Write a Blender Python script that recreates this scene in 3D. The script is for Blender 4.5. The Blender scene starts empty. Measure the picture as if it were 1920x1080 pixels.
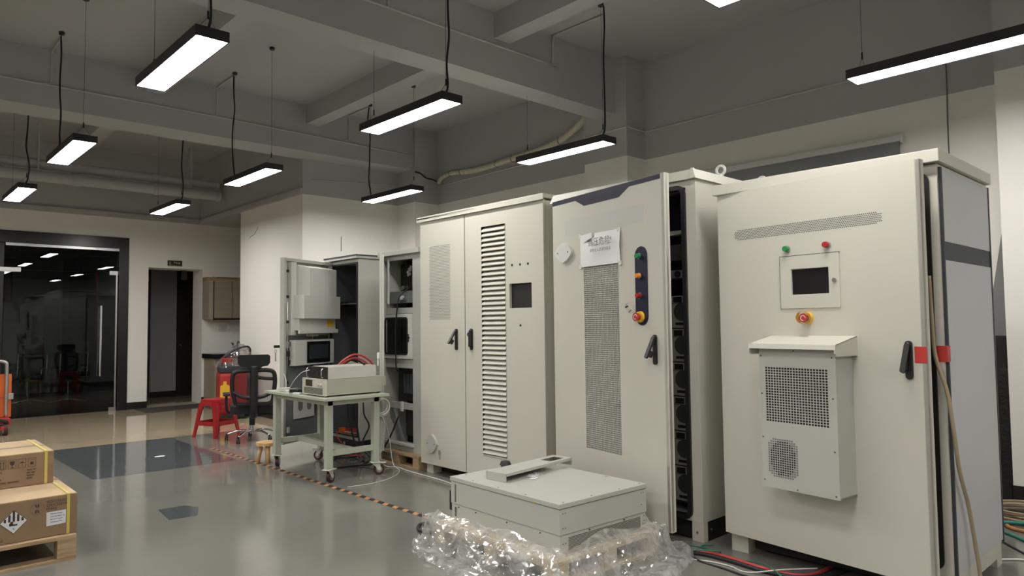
import bpy, bmesh, math, random
from mathutils import Vector, Matrix
from math import sin, cos, pi, radians
random.seed(7)
S = bpy.context.scene
COL = S.collection

# ------------------------------------------------------------------ camera
cam_d = bpy.data.cameras.new('camera'); cam = bpy.data.objects.new('camera', cam_d); COL.objects.link(cam)
YAW, PIT, ROL, CAMH = 0.75113996, 0.05139289, -0.01123484, 1.40
_f = Vector((sin(YAW)*cos(PIT), cos(YAW)*cos(PIT), sin(PIT)))
_r = Vector((cos(YAW), -sin(YAW), 0)); _u = _r.cross(_f)
_r2 = _r*cos(ROL) + _u*sin(ROL); _u2 = -_r*sin(ROL) + _u*cos(ROL)
cam.matrix_world = Matrix(((_r2.x, _u2.x, -_f.x, 0), (_r2.y, _u2.y, -_f.y, 0), (_r2.z, _u2.z, -_f.z, CAMH), (0, 0, 0, 1)))
cam_d.sensor_width = 36; cam_d.lens = 1329.336/1920*36; cam_d.clip_start = .05; cam_d.clip_end = 100
S.camera = cam
# ------------------------------------------------------------------ world, exposure (all light comes from the ceiling lamps)
W = bpy.data.worlds.new('world'); S.world = W; W.use_nodes = True
W.node_tree.nodes['Background'].inputs[0].default_value = (.02, .02, .022, 1)
W.node_tree.nodes['Background'].inputs[1].default_value = 0.3
S.view_settings.view_transform = 'Standard'; S.view_settings.look = 'None'
S.view_settings.exposure = 0.0; S.view_settings.gamma = 1.0; S.view_settings.use_curve_mapping = False
LAMP = 46.0
S.cycles.max_bounces = 10; S.cycles.diffuse_bounces = 8; S.cycles.glossy_bounces = 4
S.cycles.transmission_bounces = 8; S.cycles.transparent_max_bounces = 24
S.cycles.sample_clamp_indirect = 6.0
S.cycles.use_denoising = True
try: S.cycles.denoiser = 'OPENIMAGEDENOISE'
except Exception: pass

# ------------------------------------------------------------------ materials
MATS = {}
def mat(name, col, rough=.5, metal=0., spec=.5, var=0., vscale=4., bump=0., bscale=60., coat=0., emit=None, alpha=1.):
    m = bpy.data.materials.new(name); m.use_nodes = True; nt = m.node_tree; b = nt.nodes['Principled BSDF']
    b.inputs['Base Color'].default_value = (*col, 1); b.inputs['Roughness'].default_value = rough
    b.inputs['Metallic'].default_value = metal; b.inputs['Specular IOR Level'].default_value = spec
    b.inputs['Coat Weight'].default_value = coat; b.inputs['Alpha'].default_value = alpha
    tc = nt.nodes.new('ShaderNodeTexCoord')
    n = nt.nodes.new('ShaderNodeTexNoise'); n.inputs['Scale'].default_value = vscale; n.inputs['Detail'].default_value = 4
    nt.links.new(tc.outputs['Object'], n.inputs['Vector'])
    mx = nt.nodes.new('ShaderNodeMixRGB'); mx.blend_type = 'MULTIPLY'
    v = max(var, .02)
    rp = nt.nodes.new('ShaderNodeValToRGB'); rp.color_ramp.elements[0].color = (1-v, 1-v, 1-v, 1); rp.color_ramp.elements[1].color = (1+v*.5,)*3+(1,)
    rp.color_ramp.elements[0].position = .3; rp.color_ramp.elements[1].position = .7
    nt.links.new(n.outputs['Fac'], rp.inputs['Fac']); mx.inputs['Fac'].default_value = 1
    mx.inputs['Color1'].default_value = (*col, 1); nt.links.new(rp.outputs['Color'], mx.inputs['Color2'])
    nt.links.new(mx.outputs['Color'], b.inputs['Base Color'])
    if bump:
        n2 = nt.nodes.new('ShaderNodeTexNoise'); n2.inputs['Scale'].default_value = bscale; n2.inputs['Detail'].default_value = 3
        nt.links.new(tc.outputs['Object'], n2.inputs['Vector'])
        bp = nt.nodes.new('ShaderNodeBump'); bp.inputs['Strength'].default_value = bump; bp.inputs['Distance'].default_value = .01
        nt.links.new(n2.outputs['Fac'], bp.inputs['Height']); nt.links.new(bp.outputs['Normal'], b.inputs['Normal'])
    if emit:
        b.inputs['Emission Color'].default_value = (*emit[0], 1); b.inputs['Emission Strength'].default_value = emit[1]
    MATS[name] = m; return m

mat('cab', (.55, .53, .455), .42, var=.03, vscale=1.5)           # warm white powder coat
mat('cab_grey', (.455, .46, .415), .42, var=.03, vscale=2)        # greyer powder coat
mat('cab_light', (.62, .62, .58), .45)
mat('side_panel', (.50, .51, .52), .5, var=.02)
mat('lamp_black', (.025, .025, .03), .45)
mat('cord_black', (.012, .012, .014), .5)
mat('black', (.012, .012, .013), .45)
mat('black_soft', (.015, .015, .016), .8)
mat('black_gloss', (.01, .01, .012), .12)
mat('dark_steel', (.06, .065, .07), .45, var=.1)
mat('interior', (.09, .095, .1), .55, var=.1)
mat('interior_grey', (.17, .18, .185), .5, var=.05)
mat('graphite', (.028, .033, .042), .6)
mat('navy', (.010, .010, .030), .5, spec=.3)
mat('mesh_dark', (.10, .11, .11), .6)
mat('capmark', (.51, .515, .47), .5)
mat('module', (.36, .355, .325), .5)
mat('white_plastic', (.72, .72, .69), .4)
mat('paper', (.80, .80, .80), .8, bump=.15, bscale=20)
mat('tape_clear', (.66, .66, .6), .3)
mat('red_tape', (.50, .035, .025), .5)
mat('red_plastic', (.36, .008, .013), .3, var=.05)
mat('red_soft', (.42, .03, .03), .4)
mat('red_cable', (.5, .05, .05), .45)
mat('orange', (.60, .12, .02), .4, var=.08)
mat('orange_tape', (.50, .22, .08), .6, var=.1, vscale=30)
mat('black_tape', (.02, .02, .02), .7)
mat('yellow', (.75, .45, .03), .4)
mat('strap_yellow', (.55, .44, .10), .4)
mat('green', (.03, .30, .09), .4)
mat('btn_green', (.02, .25, .07), .25)
mat('btn_red', (.4, .02, .025), .25)
mat('btn_orange', (.75, .26, .04), .3)
mat('chrome', (.75, .75, .76), .12, metal=1)
mat('steel', (.55, .55, .55), .3, metal=1)
mat('caster_grey', (.60, .61, .55), .45)
mat('rubber', (.03, .022, .02), .6)
mat('rubber_red', (.05, .013, .013), .5)
mat('cart_green', (.42, .45, .36), .42, var=.05)
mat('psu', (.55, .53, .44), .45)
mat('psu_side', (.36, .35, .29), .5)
mat('galv', (.50, .49, .44), .4, var=.05)
mat('screen', (.035, .04, .045), .12)
mat('screen_amber', (.03, .022, .008), .15)
mat('cardboard_shaded', (.25, .165, .095), .85, var=.12, vscale=6)  # carton sides: their shade is put into this darker brown
mat('cardboard_lit', (.44, .32, .19), .85, var=.12, vscale=6)  # same board on top, paler for the light falling on it
mat('box_tape', (.26, .17, .09), .35)
mat('ink', (.045, .03, .022), .8)
mat('ink_faint', (.11, .07, .04), .85)
mat('ink_grey', (.12, .12, .13), .8)
mat('label_white', (.62, .63, .64), .6)
mat('cream', (.60, .57, .44), .6, var=.1, vscale=20)
mat('pvc_grey', (.52, .52, .50), .55)
mat('wire_grey', (.16, .16, .16), .6)
mat('blind_grey', (.20, .205, .215), .7)
mat('blind_white', (.6, .6, .58), .5)
mat('cream_cable', (.36, .28, .18), .5)
mat('white_cable', (.62, .60, .55), .5)
mat('teal_cable', (.02, .22, .19), .45)
mat('green_cable', (.02, .16, .10), .45)
mat('door_black', (.012, .012, .014), .25)
mat('dark_wood', (.022, .016, .014), .4, var=.2)
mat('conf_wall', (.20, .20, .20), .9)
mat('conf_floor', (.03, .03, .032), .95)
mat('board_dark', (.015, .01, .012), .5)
mat('kitchen_ply', (.30, .26, .19), .45, var=.08, vscale=8)
mat('kitchen_side', (.38, .33, .25), .5, var=.08)
mat('stone_black', (.012, .012, .014), .2)
mat('brass', (.3, .24, .14), .4)
mat('baseboard', (.018, .015, .015), .35)
mat('mat_dark', (.06, .05, .045), .95, var=.2, vscale=30)
mat('fabric_black', (.012, .012, .013), .9)
mat('seat_mesh', (.02, .02, .02), .8, alpha=.55)
mat('hose_black', (.015, .015, .015), .5)
mat('wrapped_black', (.02, .02, .022), .18, bump=1.0, bscale=25)
mat('wedge_grey', (.20, .20, .195), .6)
mat('corridor_wall', (.35, .35, .36), .9)
mat('glow_blue', (.10, .13, .17), .6)  # blue light on the corridor door put into the colour

def wood(name, c1, c2, sc=(3, 30, 30)):
    m = bpy.data.materials.new(name); m.use_nodes = True; nt = m.node_tree; b = nt.nodes['Principled BSDF']
    tc = nt.nodes.new('ShaderNodeTexCoord'); mp = nt.nodes.new('ShaderNodeMapping'); mp.inputs['Scale'].default_value = sc
    n = nt.nodes.new('ShaderNodeTexNoise'); n.inputs['Scale'].default_value = 2; n.inputs['Detail'].default_value = 6; n.inputs['Distortion'].default_value = .6
    rp = nt.nodes.new('ShaderNodeValToRGB'); rp.color_ramp.elements[0].color = (*c1, 1); rp.color_ramp.elements[1].color = (*c2, 1)
    rp.color_ramp.elements[0].position = .35; rp.color_ramp.elements[1].position = .65
    nt.links.new(tc.outputs['Object'], mp.inputs['Vector']); nt.links.new(mp.outputs['Vector'], n.inputs['Vector'])
    nt.links.new(n.outputs['Fac'], rp.inputs['Fac']); nt.links.new(rp.outputs['Color'], b.inputs['Base Color'])
    b.inputs['Roughness'].default_value = .75; MATS[name] = m
wood('wood_pale', (.62, .50, .33), (.74, .62, .44))
wood('wood_brown', (.30, .20, .11), (.44, .31, .18))
wood('wood_stool', (.55, .33, .13), (.66, .43, .20))

def wall_mat(name, split, c_lo, c_hi):
    m = bpy.data.materials.new(name); m.use_nodes = True; nt = m.node_tree; b = nt.nodes['Principled BSDF']
    g = nt.nodes.new('ShaderNodeNewGeometry'); sx = nt.nodes.new('ShaderNodeSeparateXYZ'); nt.links.new(g.outputs['Position'], sx.inputs[0])
    n = nt.nodes.new('ShaderNodeTexNoise'); n.inputs['Scale'].default_value = 1.3; n.inputs['Detail'].default_value = 5; nt.links.new(g.outputs['Position'], n.inputs['Vector'])
    gt = nt.nodes.new('ShaderNodeMath'); gt.operation = 'GREATER_THAN'; gt.inputs[1].default_value = split; nt.links.new(sx.outputs['Z'], gt.inputs[0])
    mx = nt.nodes.new('ShaderNodeMixRGB'); mx.inputs['Color1'].default_value = (*c_lo, 1); mx.inputs['Color2'].default_value = (*c_hi, 1); nt.links.new(gt.outputs[0], mx.inputs['Fac'])
    rp = nt.nodes.new('ShaderNodeValToRGB'); rp.color_ramp.elements[0].color = (.93, .93, .93, 1); rp.color_ramp.elements[1].color = (1.03, 1.03, 1.03, 1); nt.links.new(n.outputs['Fac'], rp.inputs['Fac'])
    m2 = nt.nodes.new('ShaderNodeMixRGB'); m2.blend_type = 'MULTIPLY'; m2.inputs['Fac'].default_value = 1
    nt.links.new(mx.outputs[0], m2.inputs['Color1']); nt.links.new(rp.outputs[0], m2.inputs['Color2']); nt.links.new(m2.outputs[0], b.inputs['Base Color'])
    n2 = nt.nodes.new('ShaderNodeTexNoise'); n2.inputs['Scale'].default_value = 40; nt.links.new(g.outputs['Position'], n2.inputs['Vector'])
    bp = nt.nodes.new('ShaderNodeBump'); bp.inputs['Strength'].default_value = .08; bp.inputs['Distance'].default_value = .01
    nt.links.new(n2.outputs['Fac'], bp.inputs['Height']); nt.links.new(bp.outputs[0], b.inputs['Normal'])
    b.inputs['Roughness'].default_value = .85; MATS[name] = m
GREY = (.452, .458, .458); WHITE = (.88, .855, .80)
wall_mat('wall', 3.33, WHITE, GREY)
wall_mat('greypaint', -9, WHITE, GREY)
wall_mat('white_wall', 99, WHITE, GREY)

def floor_mat(name, base, rough, bump, patches=()):
    m = bpy.data.materials.new(name); m.use_nodes = True; nt = m.node_tree; b = nt.nodes['Principled BSDF']
    g = nt.nodes.new('ShaderNodeNewGeometry')
    n = nt.nodes.new('ShaderNodeTexNoise'); n.inputs['Scale'].default_value = .9; n.inputs['Detail'].default_value = 6; nt.links.new(g.outputs['Position'], n.inputs['Vector'])
    rp = nt.nodes.new('ShaderNodeValToRGB'); rp.color_ramp.elements[0].color = tuple(c*.90 for c in base)+(1,); rp.color_ramp.elements[1].color = tuple(c*1.08 for c in base)+(1,)
    rp.color_ramp.elements[0].position = .3; rp.color_ramp.elements[1].position = .7
    nt.links.new(n.outputs['Fac'], rp.inputs['Fac']); out = rp.outputs['Color']
    # fine scuffs
    sc = nt.nodes.new('ShaderNodeTexNoise'); sc.inputs['Scale'].default_value = 7; sc.inputs['Detail'].default_value = 8; sc.inputs['Roughness'].default_value = .7
    nt.links.new(g.outputs['Position'], sc.inputs['Vector'])
    rp2 = nt.nodes.new('ShaderNodeValToRGB'); rp2.color_ramp.elements[0].position = .62; rp2.color_ramp.elements[1].position = .75
    rp2.color_ramp.elements[0].color = (1, 1, 1, 1); rp2.color_ramp.elements[1].color = (.9, .9, .9, 1); nt.links.new(sc.outputs['Fac'], rp2.inputs['Fac'])
    m2 = nt.nodes.new('ShaderNodeMixRGB'); m2.blend_type = 'MULTIPLY'; m2.inputs['Fac'].default_value = 1
    nt.links.new(out, m2.inputs['Color1']); nt.links.new(rp2.outputs[0], m2.inputs['Color2']); out = m2.outputs[0]
    nt.links.new(out, b.inputs['Base Color'])
    n3 = nt.nodes.new('ShaderNodeTexNoise'); n3.inputs['Scale'].default_value = 2.2; n3.inputs['Detail'].default_value = 4; nt.links.new(g.outputs['Position'], n3.inputs['Vector'])
    bp = nt.nodes.new('ShaderNodeBump'); bp.inputs['Strength'].default_value = bump; bp.inputs['Distance'].default_value = .02
    nt.links.new(n3.outputs['Fac'], bp.inputs['Height']); nt.links.new(bp.outputs[0], b.inputs['Normal'])
    mr = nt.nodes.new('ShaderNodeMapRange'); mr.inputs['To Min'].default_value = rough*.8; mr.inputs['To Max'].default_value = rough*1.3
    nt.links.new(sc.outputs['Fac'], mr.inputs['Value']); nt.links.new(mr.outputs[0], b.inputs['Roughness'])
    b.inputs['Specular IOR Level'].default_value = .6
    MATS[name] = m
floor_mat('epoxy', (.188, .183, .162), .11, .045)
floor_mat('epoxy_dark', (.082, .094, .096), .07, .10)
floor_mat('tile', (.42, .34, .23), .06, .01)

def glass_mat(name, tint, fac, rough=0.0):
    m = bpy.data.materials.new(name); m.use_nodes = True; nt = m.node_tree; nt.nodes.remove(nt.nodes['Principled BSDF'])
    o = nt.nodes['Material Output']; t = nt.nodes.new('ShaderNodeBsdfTransparent'); t.inputs[0].default_value = (*tint, 1)
    gl = nt.nodes.new('ShaderNodeBsdfGlossy'); gl.inputs['Roughness'].default_value = rough
    fr = nt.nodes.new('ShaderNodeFresnel'); fr.inputs[0].default_value = 1.5
    mu = nt.nodes.new('ShaderNodeMath'); mu.operation = 'MULTIPLY'; mu.inputs[1].default_value = fac; nt.links.new(fr.outputs[0], mu.inputs[0])
    mx = nt.nodes.new('ShaderNodeMixShader'); nt.links.new(mu.outputs[0], mx.inputs[0]); nt.links.new(t.outputs[0], mx.inputs[1]); nt.links.new(gl.outputs[0], mx.inputs[2])
    nt.links.new(mx.outputs[0], o.inputs[0]); MATS[name] = m
glass_mat('glass', (.62, .66, .65), 1.0)
glass_mat('glass_window', (.55, .58, .57), .6)
glass_mat('clear', (.93, .94, .93), 1.0)

def film_mat(name, white, opacity, gloss):
    m = bpy.data.materials.new(name); m.use_nodes = True; nt = m.node_tree; nt.nodes.remove(nt.nodes['Principled BSDF'])
    o = nt.nodes['Material Output']; t = nt.nodes.new('ShaderNodeBsdfTransparent'); t.inputs[0].default_value = (.93, .93, .93, 1)
    d = nt.nodes.new('ShaderNodeBsdfDiffuse'); d.inputs[0].default_value = (*white, 1)
    tr = nt.nodes.new('ShaderNodeBsdfTranslucent'); tr.inputs[0].default_value = (*white, 1)
    gl = nt.nodes.new('ShaderNodeBsdfGlossy'); gl.inputs['Roughness'].default_value = .10
    tc = nt.nodes.new('ShaderNodeTexCoord'); n = nt.nodes.new('ShaderNodeTexNoise'); n.inputs['Scale'].default_value = 9; n.inputs['Detail'].default_value = 3; n.inputs['Distortion'].default_value = 1.0
    nt.links.new(tc.outputs['Object'], n.inputs['Vector'])
    bp = nt.nodes.new('ShaderNodeBump'); bp.inputs['Strength'].default_value = .3; bp.inputs['Distance'].default_value = .02
    nt.links.new(n.outputs['Fac'], bp.inputs['Height']); nt.links.new(bp.outputs[0], gl.inputs['Normal'])
    lw = nt.nodes.new('ShaderNodeLayerWeight'); lw.inputs[0].default_value = .35
    a = nt.nodes.new('ShaderNodeMixShader'); a.inputs[0].default_value = .5; nt.links.new(d.outputs[0], a.inputs[1]); nt.links.new(tr.outputs[0], a.inputs[2])
    mr = nt.nodes.new('ShaderNodeMapRange'); mr.inputs['From Min'].default_value = .3; mr.inputs['From Max'].default_value = .75
    mr.inputs['To Min'].default_value = opacity*.25; mr.inputs['To Max'].default_value = opacity*1.7; nt.links.new(n.outputs['Fac'], mr.inputs['Value'])
    mx = nt.nodes.new('ShaderNodeMixShader'); nt.links.new(mr.outputs[0], mx.inputs[0]); nt.links.new(t.outputs[0], mx.inputs[1]); nt.links.new(a.outputs[0], mx.inputs[2])
    mg = nt.nodes.new('ShaderNodeMixShader'); mu = nt.nodes.new('ShaderNodeMath'); mu.operation = 'MULTIPLY'; mu.inputs[1].default_value = gloss; nt.links.new(lw.outputs['Facing'], mu.inputs[0])
    ad = nt.nodes.new('ShaderNodeMath'); ad.inputs[1].default_value = .09; nt.links.new(mu.outputs[0], ad.inputs[0])
    nt.links.new(ad.outputs[0], mg.inputs[0]); nt.links.new(mx.outputs[0], mg.inputs[1]); nt.links.new(gl.outputs[0], mg.inputs[2])
    nt.links.new(mg.outputs[0], o.inputs[0]); MATS[name] = m
film_mat('film', (.90, .90, .89), .42, .27)
film_mat('bag_film', (.55, .5, .5), .22, .3)

m = bpy.data.materials.new('lamp_diffuser'); m.use_nodes = True; nt = m.node_tree; nt.nodes.remove(nt.nodes['Principled BSDF'])
em = nt.nodes.new('ShaderNodeEmission'); em.inputs[0].default_value = (1, .98, .94, 1); em.inputs[1].default_value = LAMP
nt.links.new(em.outputs[0], nt.nodes['Material Output'].inputs[0]); MATS['lamp_diffuser'] = m

# ------------------------------------------------------------------ mesh helpers
class MB:
    """collects shapes, builds ONE mesh object"""
    def __init__(s): s.v = []; s.f = []; s.sm = []
    def add(s, verts, faces, M=None, smooth=False):
        o = len(s.v)
        s.v += [tuple(M @ Vector(p)) if M else tuple(p) for p in verts]
        s.f += [tuple(i+o for i in f) for f in faces]; s.sm += [smooth]*len(faces); return s
    def box(s, x0, x1, y0, y1, z0, z1, bev=0, M=None):
        if bev:
            bm = bmesh.new(); bmesh.ops.create_cube(bm, size=1)
            for v in bm.verts: v.co = Vector(((x0+x1)/2+v.co.x*(x1-x0), (y0+y1)/2+v.co.y*(y1-y0), (z0+z1)/2+v.co.z*(z1-z0)))
            bmesh.ops.bevel(bm, geom=bm.edges[:], offset=bev, segments=2, affect='EDGES', profile=.7)
            bm.verts.index_update(); s.add([v.co[:] for v in bm.verts], [[v.index for v in f.verts] for f in bm.faces], M); bm.free(); return s
        v = [(x0,y0,z0),(x1,y0,z0),(x1,y1,z0),(x0,y1,z0),(x0,y0,z1),(x1,y0,z1),(x1,y1,z1),(x0,y1,z1)]
        return s.add(v, [(0,3,2,1),(4,5,6,7),(0,1,5,4),(1,2,6,5),(2,3,7,6),(3,0,4,7)], M)
    def cyl(s, c, r, h, axis='z', n=20, r2=None, M=None, caps=True):
        r2 = r if r2 is None else r2; v = []
        for k, (rr, hh) in enumerate(((r, 0), (r2, h))):
            for i in range(n):
                a = 2*pi*i/n; p = (rr*cos(a), rr*sin(a), hh)
                if axis == 'x': p = (p[2], p[0], p[1])
                elif axis == 'y': p = (p[1], p[2], p[0])
                v.append((c[0]+p[0], c[1]+p[1], c[2]+p[2]))
        s.add(v, [(i, (i+1) % n, n+(i+1) % n, n+i) for i in range(n)], M, smooth=n > 8)
        if caps:
            s.add(v[:n], [tuple(range(n))[::-1]], M); s.add(v[n:], [tuple(range(n))], M)
        return s
    def prism(s, pts, y0, y1, M=None):
        """outline in x,z extruded along y"""
        n = len(pts); v = [(x, y0, z) for x, z in pts] + [(x, y1, z) for x, z in pts]
        s.add(v, [(i, (i+1) % n, n+(i+1) % n, n+i) for i in range(n)] + [tuple(range(n))[::-1], tuple(range(n, 2*n))], M); return s
    def prism_z(s, pts, z0, z1, M=None):
        n = len(pts); v = [(x, y, z0) for x, y in pts] + [(x, y, z1) for x, y in pts]
        s.add(v, [(i, (i+1) % n, n+(i+1) % n, n+i) for i in range(n)] + [tuple(range(n))[::-1], tuple(range(n, 2*n))], M); return s
    def tube(s, pts, r, n=8, sub=6, M=None, closed=False, r_end=None):
        P = smooth_path([Vector(p) for p in pts], sub) if sub else [Vector(p) for p in pts]
        rings = []; up = Vector((0, 0, 1)); prev = None
        for i, p in enumerate(P):
            t = (P[min(i+1, len(P)-1)]-P[max(i-1, 0)]).normalized()
            if prev is None:
                a = t.cross(up) if abs(t.z) < .95 else t.cross(Vector((1, 0, 0)))
            else: a = prev - t*prev.dot(t)
            a.normalize(); prev = a; b = t.cross(a)
            rr = r if r_end is None else r+(r_end-r)*i/(len(P)-1)
            rings.append([p+a*rr*cos(2*pi*k/n)+b*rr*sin(2*pi*k/n) for k in range(n)])
        v = [q[:] for R in rings for q in R]; f = []
        for i in range(len(P)-1):
            for k in range(n): f.append((i*n+k, i*n+(k+1) % n, (i+1)*n+(k+1) % n, (i+1)*n+k))
        f.append(tuple(range(n))[::-1]); f.append(tuple((len(P)-1)*n+k for k in range(n)))
        return s.add(v, f, M, smooth=True)
    def ring(s, c, R, r, axis='z', n=20, m=8, M=None):
        v = []; f = []
        for i in range(n):
            a = 2*pi*i/n
            for k in range(m):
                b = 2*pi*k/m; p = ((R+r*cos(b))*cos(a), (R+r*cos(b))*sin(a), r*sin(b))
                if axis == 'x': p = (p[2], p[0], p[1])
                elif axis == 'y': p = (p[1], p[2], p[0])
                v.append((c[0]+p[0], c[1]+p[1], c[2]+p[2]))
                f.append((i*m+k, ((i+1) % n)*m+k, ((i+1) % n)*m+(k+1) % m, i*m+(k+1) % m))
        return s.add(v, f, M, smooth=True)
    def panel(s, x0, x1, z0, z1, y0, y1, holes=(), M=None):
        """upright sheet (thickness y0..y1) with real rectangular holes"""
        xs = sorted({x0, x1, *[h[0] for h in holes], *[h[1] for h in holes]}); zs = sorted({z0, z1, *[h[2] for h in holes], *[h[3] for h in holes]})
        nx, nz = len(xs)-1, len(zs)-1
        def solid(i, j):
            if not (0 <= i < nx and 0 <= j < nz): return False
            cx, cz = (xs[i]+xs[i+1])/2, (zs[j]+zs[j+1])/2
            return not any(h[0] < cx < h[1] and h[2] < cz < h[3] for h in holes)
        v = []; f = []
        def q(*p):
            o = len(v); v.extend(p); f.append((o, o+1, o+2, o+3))
        for i in range(nx):
            for j in range(nz):
                if not solid(i, j): continue
                a, b, c, d = xs[i], xs[i+1], zs[j], zs[j+1]
                q((a,y0,c),(b,y0,c),(b,y0,d),(a,y0,d)); q((a,y1,d),(b,y1,d),(b,y1,c),(a,y1,c))
                if not solid(i-1, j): q((a,y0,d),(a,y1,d),(a,y1,c),(a,y0,c))
                if not solid(i+1, j): q((b,y0,c),(b,y1,c),(b,y1,d),(b,y0,d))
                if not solid(i, j-1): q((a,y0,c),(a,y1,c),(b,y1,c),(b,y0,c))
                if not solid(i, j+1): q((b,y0,d),(b,y1,d),(a,y1,d),(a,y0,d))
        return s.add(v, f, M)
    def build(s, name, m, parent=None, loc=(0, 0, 0), rz=0):
        me = bpy.data.meshes.new(name); me.from_pydata(s.v, [], s.f)
        me.polygons.foreach_set('use_smooth', s.sm); me.update()
        o = bpy.data.objects.new(name, me); COL.objects.link(o); me.materials.append(MATS[m])
        o.location = loc; o.rotation_euler = (0, 0, rz)
        if parent: o.parent = parent
        return o
def smooth_path(P, sub):
    if len(P) < 3: return P
    out = []
    for i in range(len(P)-1):
        p0, p1, p2, p3 = P[max(i-1, 0)], P[i], P[i+1], P[min(i+2, len(P)-1)]
        for k in range(sub):
            t = k/sub; out.append(.5*((2*p1)+(-p0+p2)*t+(2*p0-5*p1+4*p2-p3)*t*t+(-p0+3*p1-3*p2+p3)*t**3))
    out.append(P[-1]); return out
def tag(o, label, cat, group=None, kind=None):
    o['label'] = label
    if cat: o['category'] = cat
    if group: o['group'] = group
    if kind: o['kind'] = kind
    return o
def thing(name, label, cat, loc=(0, 0, 0), rz=0, group=None):
    o = bpy.data.objects.new(name, None); COL.objects.link(o); o.location = loc; o.rotation_euler = (0, 0, rz); o.empty_display_size = .1
    return tag(o, label, cat, group)
def struct(o, label=None):
    o['kind'] = 'structure'
    if label: o['label'] = label
    return o
def share(src, name, parent, loc=(0, 0, 0), rz=0):
    o = bpy.data.objects.new(name, src.data); COL.objects.link(o); o.parent = parent; o.location = loc; o.rotation_euler = (0, 0, rz); return o
def arc_oval(w, h, n=10):
    """stadium outline w wide, h tall, centred"""
    r = w/2; p = []
    for i in range(n+1): a = pi*i/n; p.append((r*cos(a), h/2-r+r*sin(a)))
    for i in range(n+1): a = pi+pi*i/n; p.append((r*cos(a), -h/2+r+r*sin(a)))
    return p
def rrect(x0, x1, z0, z1, r, n=5):
    p = []
    for cx, cz, a0 in ((x1-r, z1-r, 0), (x0+r, z1-r, pi/2), (x0+r, z0+r, pi), (x1-r, z0+r, 3*pi/2)):
        for i in range(n+1): a = a0+pi/2*i/n; p.append((cx+r*cos(a), cz+r*sin(a)))
    return p
def text_mesh(body, size, name, m, parent, M, bold=0, align='CENTER', extrude=.0004):
    cu = bpy.data.curves.new(name, 'FONT'); cu.body = body; cu.size = size; cu.align_x = align; cu.align_y = 'CENTER'; cu.extrude = extrude; cu.offset = bold; cu.resolution_u = 2
    t = bpy.data.objects.new(name, cu); COL.objects.link(t)
    bpy.context.view_layer.update()
    dg = bpy.context.evaluated_depsgraph_get(); me = bpy.data.meshes.new_from_object(t.evaluated_get(dg))
    COL.objects.unlink(t); bpy.data.objects.remove(t)
    me.transform(M); me.materials.clear(); me.materials.append(MATS[m])
    o = bpy.data.objects.new(name, me); COL.objects.link(o); o.parent = parent; return o
UPR = Matrix.Rotation(pi/2, 4, 'X')       # text upright, facing local -y

# ================================================================== SETTING
YB, XR, ZC, ZB = 13.62, 6.84, 4.50, 3.85
XL, YN = -6.0, -5.0
struct(MB().box(XL-.2, 7.4, YN-.2, 9.72, -.1, 0).build('floor', 'epoxy'), 'grey glossy epoxy floor')
struct(MB().box(XL-.2, 7.4, 9.72, 19.5, -.1, 0).build('floor', 'tile'), 'beige polished tile floor')
# darker repainted rectangle and the small repair, thin paint films on the epoxy
struct(MB().prism_z([(1.69, 7.56), (3.04, 7.54), (3.04, 9.718), (1.66, 9.718)], 0, .0012).build('floor', 'epoxy_dark'), 'dark blue-grey repainted rectangle of floor')
struct(MB().prism_z([(1.745, 5.57), (1.94, 5.55), (2.035, 5.80), (1.97, 5.93), (1.78, 5.945)], 0, .0012).build('floor', 'epoxy_dark'), 'small dark repair patch in the floor')
struct(MB().prism_z([(2.52+.055*cos(a*pi/8), 8.38+.035*sin(a*pi/8)) for a in range(16)], .001, .002).build('floor', 'paper'), 'white chip in the dark floor paint')
struct(MB().box(XL-.2, 7.4, YN-.2, 19.5, ZC, ZC+.15).build('ceiling', 'greypaint'))
struct(MB().box(XR, XR+.2, YN, 9.5, 0, ZC).build('wall_right', 'wall'))
struct(MB().box(XL-.2, XL, YN, YB, 0, ZC).build('wall_left', 'wall'))
struct(MB().box(XL-.2, XR, YN-.2, YN, 0, ZC).build('wall_rear', 'wall'))
# back wall: glass front opening, doorway opening
GX0, GX1, GZ = -.6, 3.54, 2.985; DX0, DX1, DZ = 3.865, 4.80, 2.49
bw = MB().panel(XL, 7.2, 0, ZC, YB, YB+.12, holes=[(GX0, GX1, 0, GZ), (DX0, DX1, 0, DZ)])
bw.box(DX0-.12, DX0, YB+.12, YB+.5, 0, DZ+.25).box(DX1, DX1+.3, YB+.12, YB+.5, 0, DZ+.25).box(DX0, DX1, YB+.12, YB+.5, DZ, DZ+.25)
struct(bw.build('wall_back', 'wall'))
# solid block beside the kitchen niche and the wall behind the far cabinets
struct(MB().box(4.76, 7.2, 9.53, 11.76, 0, ZC).build('wall_block', 'wall'))
struct(MB().box(4.76, 7.2, 11.76, YB, 3.33, ZC).build('wall_bulkhead', 'greypaint'))
struct(MB().box(6.49, XR, 4.985, 5.63, 0, ZC).build('column', 'wall'), 'wall column under the ceiling beam')
struct(MB().box(6.49, XR, -.2, 1.40, 0, ZC).build('column', 'wall'), 'white column at the right edge')
struct(MB().box(6.40, XR, 9.05, 9.53, 0, ZC).build('column', 'wall'), 'corner column beside the far cabinets')
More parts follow.
